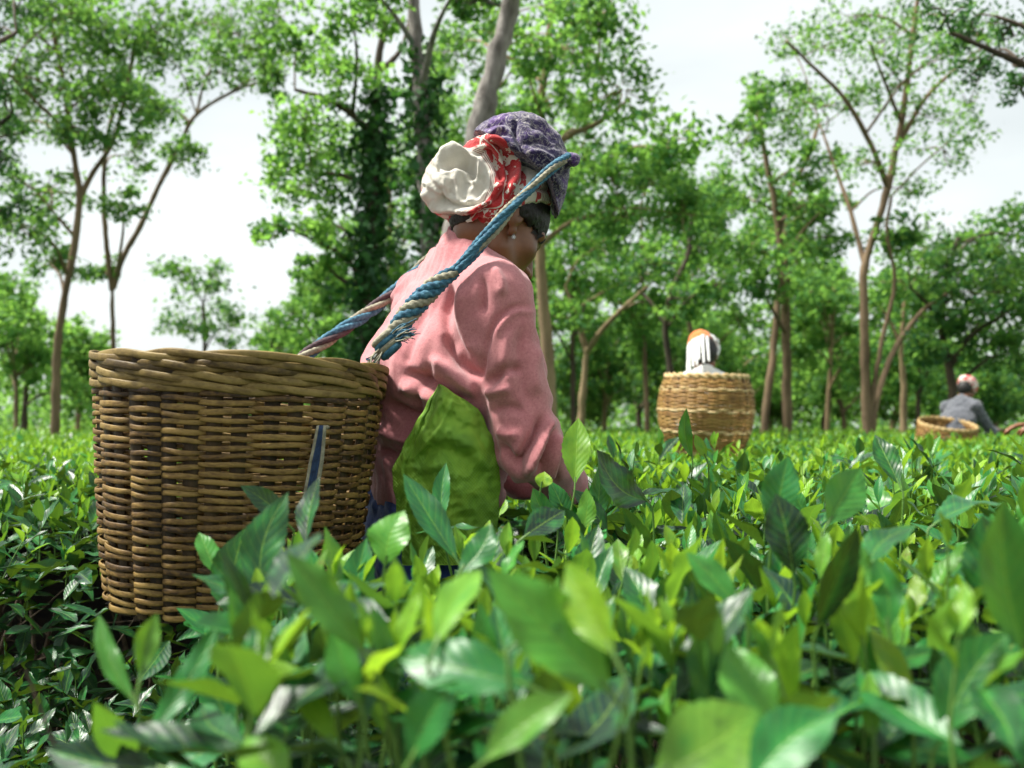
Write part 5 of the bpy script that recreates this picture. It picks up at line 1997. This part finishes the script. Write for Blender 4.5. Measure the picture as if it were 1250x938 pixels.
def tree(name, label, d, trunks, blobs, bark, r_px, dens=1.0, leaf=0.11, mat='tree_leaf', age=(0.25, 0.75), seed=0, ivy=None, clump=0.30, group=None, depth=1.4, ground=True):
    """trunks: list of (photo px polyline, thickness factor); blobs: (px, py, rx, ry) clusters of the crown at depth d."""
    r = np.random.default_rng(seed + 500)
    foot = at(trunks[0][0][0][0], trunks[0][0][0][1], d)
    base = (float(foot[0]), float(foot[1]), 0.0)
    t = thing(name, label, 'tree', base, group or 'shade trees round the tea field')
    m = d / FPX
    g = Geo()
    skel = []
    for ti, (pl, th) in enumerate(trunks):
        off = 0.0 if ti == 0 else r.normal(0, depth * 0.4)
        P = np.array([at(x, y, d + off * (k / max(len(pl) - 1, 1))) for k, (x, y) in enumerate(pl)])
        if ti == 0 or P[0, 2] < CAM_Z + 0.3:
            P = np.vstack([[P[0, 0], P[0, 1], -0.05], P])
        n = 10 + 5 * len(pl)
        Q = smooth_path(P, n)
        Q[1:-1] += r.normal(0, 0.05, (n - 2, 3)) * r_px * m * th
        rad = r_px * m * th * np.linspace(1.0, 0.42, n)
        if ti == 0 or P[0, 2] < 0.1:
            rad[0] *= 1.5; rad[1] *= 1.15
        rad = rad * (1 + 0.06 * r.normal(size=n))
        g.tube(Q, rad, 10)
        skel.append((Q, rad))
    allp = np.vstack([q for q, _ in skel])
    allr = np.concatenate([w for _, w in skel])
    lv, ll, lc, lf = [], [], [], []
    nv = 0
    for (bx, by, rx, ry) in blobs:
        off = r.normal(0, depth * 0.5)
        c = at(bx, by, d + off)
        ax = np.array([rx * m, (rx + ry) / 2 * m * 0.9, ry * m])
        # a limb to the cluster, from the nearest fitting point of the frame
        cand = allp[:, 2] < c[2] + 0.1
        dist = np.linalg.norm(allp - c, axis=1) + np.where(cand, 0, 50) + np.where(allp[:, 2] < 1.4, 30, 0)
        j = int(np.argmin(dist + 0.6 * np.abs(allp[:, 2] - (c[2] - 0.5 * np.linalg.norm(allp - c, axis=1)))))
        s = allp[j]
        if np.linalg.norm(s - c) < 12 and not ivy_only(ivy):
            mid = (s + c) / 2 + np.array([0, 0, 0.10]) * np.linalg.norm(s - c) + r.normal(0, .06, 3)
            L = smooth_path([s, mid, c], 9)
            r0 = min(allr[j] * 0.6, 0.045)
            g.tube(L, np.linspace(r0, 0.010, 9), 6, cap=False)
        ns = max(5, int(13 * dens * (rx * ry / 2200.0) ** 0.5 * 1.3))
        for k in range(ns):
            v = unit(r.normal(size=3)) * r.random() ** 0.45
            sc = c + v * ax
            nl = int(r.integers(26, 52))
            cr = clump * r.uniform(0.7, 1.5) * (rx + ry) / 100.0 * 60 * m * 0.55
            q = sc + r.normal(size=(nl, 3)) * np.array([cr, cr, cr * 0.7])
            l = leaf * 0.88 * r.uniform(.6, 1.35, nl)
            V, F = diamond_leaves(q, l, r)
            lv.append(V); ll.append(F + nv); nv += len(V)
            a0 = r.uniform(age[0] - 0.08, age[1] + 0.12)
            lf.append(np.repeat(np.clip(a0 + r.normal(0, .12, nl), 0, 1), 4))
            lc.append(np.repeat(r.random(nl), 4))
            if k % 2 == 0:
                g.tube(smooth_path([c + v * ax * 0.15, c + v * ax * 0.6 + r.normal(0, .04, 3), sc], 5), np.linspace(0.010, 0.004, 5), 4, cap=False)
    put_under(g.build('trunk', bark), t)
    if lv:
        F = np.vstack(ll)
        me = np_mesh('crown', np.vstack(lv), F, np.full(len(F), 4), False, None, {'age': np.concatenate(lf), 'tint': np.concatenate(lc)})
        me.materials.append(M[mat])
        o = bpy.data.objects.new('crown', me)
        COL.objects.link(o)
        put_under(o, t)
    if ivy:
        Vs, Fs, As, Ts, nv = [], [], [], [], 0
        for (ti, f0, f1, n, spread, ag) in ivy:
            Q, rad = skel[ti]
            f = r.uniform(f0, f1, n) * (len(Q) - 1)
            i = np.clip(f.astype(int), 0, len(Q) - 2)
            p = Q[i] + (f - i)[:, None] * (Q[i + 1] - Q[i])
            az = r.uniform(0, 2 * PI, n)
            lump = 0.5 + 0.9 * (0.5 + 0.5 * np.sin(f * 1.7 + az * 2 + seed))
            rr = rad[i] * 1.05 + np.abs(r.normal(0, spread, n)) * lump
            p = p + np.stack([np.cos(az) * rr, np.sin(az) * rr, r.normal(0, .05, n)], 1)
            V, F = diamond_leaves(p, leaf * 1.05 * r.uniform(.7, 1.4, n), r)
            Vs.append(V); Fs.append(F + nv); nv += len(V)
            As.append(np.repeat(np.clip(r.normal(ag, .15, n), 0, 1), 4)); Ts.append(np.repeat(r.random(n), 4))
        F = np.vstack(Fs)
        me = np_mesh('ivy', np.vstack(Vs), F, np.full(len(F), 4), False, None, {'age': np.concatenate(As), 'tint': np.concatenate(Ts)})
        me.materials.append(M['dark_leaf'])
        o = bpy.data.objects.new('ivy', me)
        COL.objects.link(o)
        o['label'] = 'dark creeper climbing round the trunk'
        put_under(o, t)
    return t


def ivy_only(ivy):
    return False


GREY, TAN, DARK, BROWN = M['bark_grey'], M['bark_tan'], M['bark_dark'], M['bark_brown']
tree('shade_tree', 'slender curving brown tree at the far left with an open crown', 13,
     [([(68, 516), (70, 430), (78, 370), (91, 300), (97, 240), (90, 190), (82, 130), (73, 75), (58, 10)], 1), ([(96, 245), (113, 212), (137, 175), (152, 120), (165, 50)], .6), ([(90, 185), (70, 150), (40, 120), (10, 90)], .5), ([(92, 290), (70, 265), (45, 235), (15, 215)], .4)],
     [(60, 55, 60, 45), (120, 35, 60, 40), (20, 150, 42, 50), (112, 112, 55, 42), (55, 235, 55, 38), (18, 275, 40, 50), (150, 128, 45, 36), (30, 95, 40, 50), (185, 45, 55, 45), (75, 20, 60, 35), (105, 165, 40, 30), (60, 320, 45, 25)],
     BROWN, 6, 1.15, 0.10, 'tree_leaf', (0.55, 1.0), 1)
tree('shade_tree', 'forked thin tree rising behind the left half of the big basket', 15,
     [([(138, 500), (138, 425), (137, 352)], 1), ([(137, 355), (129, 285), (127, 215), (135, 150), (160, 85), (170, 20)], .7), ([(138, 352), (150, 315), (172, 275), (195, 225), (218, 180), (240, 140), (285, 112), (325, 98)], .75), ([(240, 140), (250, 100), (270, 60)], .35)],
     [(200, 130, 48, 36), (258, 88, 55, 36), (318, 62, 46, 36), (180, 62, 50, 40), (250, 28, 60, 36), (215, 190, 32, 24), (330, 100, 30, 26), (158, 190, 34, 30), (292, 40, 50, 44), (138, 100, 38, 36), (150, 250, 30, 24), (118, 330, 30, 20), (340, 20, 40, 34)],
     BROWN, 5.2, 1.1, 0.10, 'tree_leaf', (0.5, 1.0), 2)
tree('shade_tree', 'small round tree far off above the rim of the big basket', 26,
     [([(250, 500), (250, 435), (248, 370)], 1)],
     [(250, 372, 50, 42), (218, 330, 36, 22), (285, 398, 32, 30), (225, 395, 34, 28), (262, 335, 30, 20)], DARK, 4.5, 0.9, 0.16, 'tree_leaf', (0.5, .95), 3)
tree('shade_tree', 'ivy clad dark trunk with a bright crown left of the woman', 11,
     [([(445, 515), (446, 440), (450, 370), (455, 250), (460, 150), (462, 80), (472, 20)], 1), ([(458, 170), (430, 140), (395, 120), (360, 110)], .5), ([(456, 230), (420, 215), (380, 210)], .4), ([(462, 90), (490, 60), (500, 20)], .4)],
     [(385, 225, 62, 46), (372, 150, 52, 46), (420, 88, 60, 44), (352, 280, 46, 24), (430, 20, 50, 30), (402, 180, 56, 52), (350, 205, 40, 34), (400, 275, 40, 24), (362, 60, 40, 30), (395, 320, 45, 24), ],
     DARK, 10, 1.0, 0.095, 'tree_leaf', (0.1, 0.55), 4, ivy=[(0, .12, .85, 4200, 0.16, .85)])
tree('shade_tree', 'thick pale trunk wrapped in creeper directly left of the headcloth', 9,
     [([(530, 515), (528, 400), (526, 320), (520, 230), (514, 120), (507, 40), (501, -60)], 1)],
     [(455, -12, 50, 22), (560, -20, 40, 20)], GREY, 16, 0.8, 0.085, 'tree_leaf', (0.3, 0.7), 5, ivy=[(0, .50, .78, 900, 0.10, .75), (0, .78, .84, 90, 0.08, .6), (0, .2, .5, 160, 0.08, .6)])
tree('shade_tree', 'smooth grey leaning trunk rising behind the purple scarf', 7.5,
     [([(520, 515), (535, 400), (553, 300), (571, 220), (587, 150), (606, 72), (624, 0), (640, -80)], 1)],
     [(640, -40, 70, 30), (585, 0, 40, 24)], GREY, 23, 0.8, 0.08, 'tree_leaf', (0.3, 0.7), 6)
tree('shade_tree', 'straight tan trunk right of the woman with a broad dense crown', 12,
     [([(672, 515), (668, 430), (661, 340), (656, 220), (662, 110), (672, 30), (680, -40)], 1), ([(659, 210), (690, 170), (730, 150), (770, 120)], .5), ([(664, 100), (620, 70), (585, 50)], .5), ([(658, 300), (700, 270), (750, 260)], .4), ([(668, 60), (700, 30), (740, 15)], .4)],
     [(560, 62, 56, 50), (640, 45, 56, 48), (700, 55, 60, 50), (760, 110, 52, 44), (720, 165, 56, 44), (802, 178, 44, 40), (690, 245, 56, 44), (765, 262, 60, 44), (832, 262, 44, 40), (700, 5, 60, 30), (600, 120, 40, 40), (660, 130, 40, 36), (745, 210, 44, 34), (800, 225, 36, 30), (590, 10, 50, 28), (735, 25, 44, 34)],
     TAN, 9, 1.15, 0.10, 'tree_leaf', (0.25, 0.72), 7, depth=2.0)
tree('shade_tree', 'pale thin trunk branching right near the elbow of the woman', 16,
     [([(709, 515), (713, 465), (716, 428)], 1), ([(716, 430), (736, 402), (762, 375), (790, 350)], .6), ([(716, 430), (705, 390), (690, 350)], .6)],
     [(700, 335, 48, 34), (770, 340, 48, 34), (730, 300, 40, 30), (800, 375, 36, 28), (690, 390, 30, 24)], TAN, 7, 0.9, 0.12, 'tree_leaf', (0.3, .75), 8)
tree('shade_tree', 'dark wavy trunk between the woman and the tan basket', 15,
     [([(822, 515), (818, 450), (812, 400), (822, 350), (840, 310), (845, 250)], 1), ([(815, 400), (795, 370), (775, 350)], .6)],
     [(845, 300, 40, 36), (800, 320, 42, 32), (860, 250, 40, 36), (840, 365, 36, 26), (880, 345, 34, 26)], DARK, 5.5, 1.0, 0.12, 'tree_leaf', (0.4, .85), 9)
tree('shade_tree', 'twin trunked tree rising just right of the tan basket', 16,
     [([(961, 515), (960, 420), (956, 330), (946, 250), (934, 190), (925, 130)], 1), ([(934, 515), (944, 430), (951, 340), (956, 260), (985, 195), (1000, 150)], .8), ([(956, 330), (975, 290), (1000, 260)], .4)],
     [(920, 160, 44, 40), (962, 135, 48, 38), (918, 238, 50, 38), (988, 200, 38, 40), (900, 305, 48, 40), (972, 318, 44, 30), (882, 232, 32, 38), (932, 112, 34, 24), (1000, 290, 36, 30), (930, 350, 44, 26), (985, 250, 36, 28)],
     BROWN, 7, 1.05, 0.12, 'tree_leaf', (0.3, 0.75), 10, depth=2.0)
tree('shade_tree', 'many stemmed tree with a wide feathery crown at the right', 14,
     [([(1058, 515), (1056, 450), (1055, 390), (1055, 330), (1066, 290), (1082, 235), (1100, 150), (1112, 60), (1120, 0)], 1), ([(1084, 230), (1062, 175), (1030, 120), (985, 75), (960, 50)], .55), ([(1056, 325), (1037, 255), (1016, 195), (1000, 150)], .5),
      ([(1095, 180), (1130, 120), (1172, 80), (1210, 50)], .5), ([(1062, 515), (1076, 420), (1092, 345), (1082, 285), (1088, 240)], .6), ([(1066, 515), (1082, 450), (1102, 410), (1132, 375), (1180, 345)], .75), ([(1100, 150), (1080, 100), (1060, 50)], .4)],
     [(1000, 60, 50, 40), (1080, 50, 60, 40), (1150, 70, 54, 40), (1040, 120, 52, 40), (1120, 140, 52, 40), (1062, 200, 44, 32), (1150, 180, 44, 32), (1000, 130, 36, 34), (960, 48, 34, 26), (1182, 128, 34, 32), (1105, 230, 36, 24), (1120, 15, 60, 26), (1040, 20, 50, 28), (1200, 40, 40, 34), (1090, 90, 40, 30)],
     BROWN, 6.8, 0.68, 0.085, 'tree_leaf', (0.3, 0.8), 11, clump=0.42, depth=2.0)
tree('shade_tree', 'pale bare trunk left of the grey picker', 18, [([(1103, 515), (1103, 470), (1100, 425), (1104, 370)], 1), ([(1101, 425), (1085, 390), (1070, 370)], .5)],
     [(1100, 340, 46, 34), (1075, 375, 34, 24), (1130, 300, 40, 30)], TAN, 5.5, 1.0, 0.13, 'tree_leaf', (0.3, .7), 12)
tree('shade_tree', 'dense dark green tree at the right edge above the grey picker', 15,
     [([(1165, 515), (1160, 460), (1150, 405), (1155, 340), (1170, 290)], 1), ([(1158, 450), (1185, 410), (1225, 385)], .6), ([(1152, 400), (1130, 370), (1110, 350)], .5)],
     [(1200, 300, 50, 36), (1155, 330, 50, 40), (1230, 372, 44, 46), (1182, 415, 56, 38), (1105, 292, 40, 32), (1242, 290, 40, 40), (1200, 360, 50, 36), (1240, 430, 40, 36), (1150, 385, 44, 30), (1225, 330, 40, 30), (1270, 340, 40, 50), (1130, 425, 36, 22)],
     DARK, 7, 1.15, 0.12, 'tree_leaf', (0.5, .95), 13, depth=1.5)
tree('shade_tree', 'dark leaved tree whose branch hangs into the top right corner', 8,
     [([(1330, 515), (1328, 350), (1322, 200), (1300, 90), (1290, 0)], 1), ([(1310, 130), (1260, 85), (1205, 60), (1160, 40)], .5), ([(1300, 90), (1260, 40), (1215, 20)], .4)],
     [(1232, 30, 42, 30), (1200, 82, 42, 28), (1242, 105, 26, 22), (1155, 22, 40, 18), (1270, 60, 30, 40), (1180, 45, 36, 20), (1320, 60, 50, 50)], DARK, 12, 0.9, 0.05, 'dark_leaf', (0.2, .7), 14, clump=0.4, depth=0.7)
tree('shade_tree', 'dark leaved tree hanging in along the left edge', 9,
     [([(-60, 515), (-58, 350), (-50, 200), (-40, 80), (-30, -20)], 1), ([(-52, 220), (-20, 170), (15, 140)], .5), ([(-42, 110), (-10, 60), (20, 40)], .5)],
     [(0, 40, 30, 30), (5, 110, 28, 40), (0, 200, 30, 34), (8, 255, 30, 24), (-40, 150, 40, 60), (20, 10, 30, 22), (15, 165, 24, 20)], DARK, 12, 0.9, 0.055, 'dark_leaf', (0.2, .7), 15, clump=0.4, depth=0.7)
tree('shade_tree', 'pale green tree low at the far left, behind the slender brown one', 24,
     [([(30, 515), (32, 470), (28, 420)], 1)], [(12, 420, 44, 40), (40, 462, 50, 34), (0, 370, 36, 30), (85, 480, 34, 26), (60, 420, 30, 24)], DARK, 5, 1.0, 0.16, 'tree_leaf', (0.15, .5), 16)

# trees of the wood behind: the same kind seen smaller, trunk and crown each its own
FAR = [  # x, base row, top row, depth, crown half width, label, age
    (610, 330, 30, 60, 'far tree just right of the shirt shoulder, its crown behind the headscarf', (.2, .6)),
    (640, 300, 27, 60, 'far tree seen between the face of the woman and the tan trunk', (.2, .6)),
    (738, 400, 26, 55, 'dark low tree behind the pale branching trunk', (.7, 1.)),
    (780, 380, 30, 60, 'far tree filling the gap left of the dark wavy trunk', (.5, .9)),
    (870, 390, 30, 55, 'far tree above the white headed picker', (.3, .7)),
    (905, 420, 24, 45, 'slim far tree close behind the tan basket', (.2, .6)),
    (1005, 440, 34, 55, 'far light green tree right of the twin trunks', (.1, .5)),
    (1030, 400, 28, 50, 'far tree close left of the many stemmed tree', (.3, .7)),
    (1090, 430, 36, 60, 'pale far tree behind the many stemmed tree', (.1, .45)),
    (1140, 440, 30, 55, 'far tree straight above the low tan basket', (.3, .7)),
    (1215, 450, 26, 60, 'dark far tree at the right edge behind the grey picker', (.6, 1.)),
    (395, 460, 30, 45, 'far low tree over the right part of the basket rim', (.3, .8)),
    (480, 420, 26, 40, 'far tree between the ivy trunk and the pale trunk', (.3, .7)),
    (560, 380, 24, 60, 'far tree straight behind the back of the woman', (.3, .7)),
    (940, 450, 36, 60, 'far light green tree between the twin trunks', (.1, .5)),
    (845, 445, 34, 60, 'low far tree left above the tan basket', (.5, .9)),
    (700, 440, 36, 60, 'low far tree between the tan and the pale trunk', (.5, 1.)),
    (1180, 460, 36, 60, 'low far tree behind the head of the grey picker', (.4, .9)),
    (300, 470, 40, 60, 'low far tree behind the basket', (.3, .7)),
    (160, 470, 44, 60, 'low far tree between the two slender left trees', (.3, .7)),
]
FAR += [
    (590, 190, 20, 70, 'mid tree behind the bundle of the white headcloth', (.2, .6)),
    (700, 180, 19, 70, 'mid tree just right of the purple scarf', (.25, .6)),
    (790, 200, 21, 75, 'mid tree over the gap between the woman and the tan basket', (.25, .65)),
    (850, 260, 22, 65, 'mid tree above and left of the tan basket', (.3, .7)),
    (400, 330, 17, 60, 'mid tree behind the ivy clad trunk, left side', (.2, .6)),
    (480, 150, 19, 60, 'mid tree between the ivy clad and the pale trunk', (.2, .6)),
    (1010, 330, 24, 60, 'mid tree between the twin trunks and the many stemmed tree', (.3, .7)),
    (1120, 330, 22, 60, 'mid tree just right of the many stemmed tree', (.3, .7)),
]
FAR += [
    (20, 330, 22, 45, 'light green tree at the left edge, low behind the slender brown one', (.1, .5)),
    (95, 400, 30, 40, 'low light tree beside the left end of the basket rim', (.1, .5)),
    (345, 400, 24, 40, 'low light tree left of the ivy clad trunk', (.1, .5)),
    (530, 60, 20, 60, 'tall light tree behind the pale creeper trunk', (.1, .5)),
    (960, 220, 26, 60, 'tall light tree behind the twin trunks', (.1, .5)),
    (650, 100, 23, 60, 'tall light tree behind the purple scarf', (.1, .5)),
]
for k, (x, top, d, hw, lab, ag) in enumerate(FAR):
    r = np.random.default_rng(900 + k)
    lean = r.normal(0, 12)
    bl = []
    h = 515 - top
    for q in range(17):
        f = r.random()
        bl.append((x + r.normal(0, hw * .45) + lean * f, top + f * h * 0.72, hw * r.uniform(.35, .6), 20 + 16 * r.random()))
    tree('shade_tree', lab, d, [([(x, 515), (x + lean * .4 + r.normal(0, 4), 515 - h * .4), (x + lean, top + h * .15)], 1)], bl,
         [DARK, BROWN, TAN][k % 3], 3.5 + r.random() * 1.5, 1.0, 0.0065 * d, 'tree_leaf', ag, 40 + k, depth=2.0)


def far_wood():
    """The last belt of bushes and trees that reads as one mass."""
    r = np.random.default_rng(31)
    c = []
    for k in range(1500):
        a = r.uniform(-1.65, 1.65)
        y = r.uniform(40, 62)
        x = a * y * 0.75
        px = 625 + x / y * FPX
        hmax = np.interp(px, [0, 100, 130, 330, 420, 560, 700, 1250], [3.2, 2.8, 0.8, 0.8, 3.0, 5.0, 6.5, 6.0])
        z = r.random() ** 1.6 * hmax + 0.5
        q = np.array([x, y, z]) + r.normal(size=(46, 3)) * np.array([.75, .75, .45])
        c.append(q)
    c = np.vstack(c)
    V, F = diamond_leaves(c, 0.34 * r.uniform(.7, 1.3, len(c)), r)
    age = np.repeat(np.clip(np.repeat(r.uniform(.0, .65, 1500), 46) + r.normal(0, .1, len(c)), 0, 1), 4)
    me = np_mesh('far_wood', V, F, np.full(len(F), 4), False, None, {'age': age, 'tint': np.repeat(r.random(len(c)), 4)})
    o = link_mesh('far_wood', me, M['tree_leaf'])
    o['kind'] = 'stuff'
    o['label'] = 'belt of bushes and young trees along the far edge of the field'


far_wood()
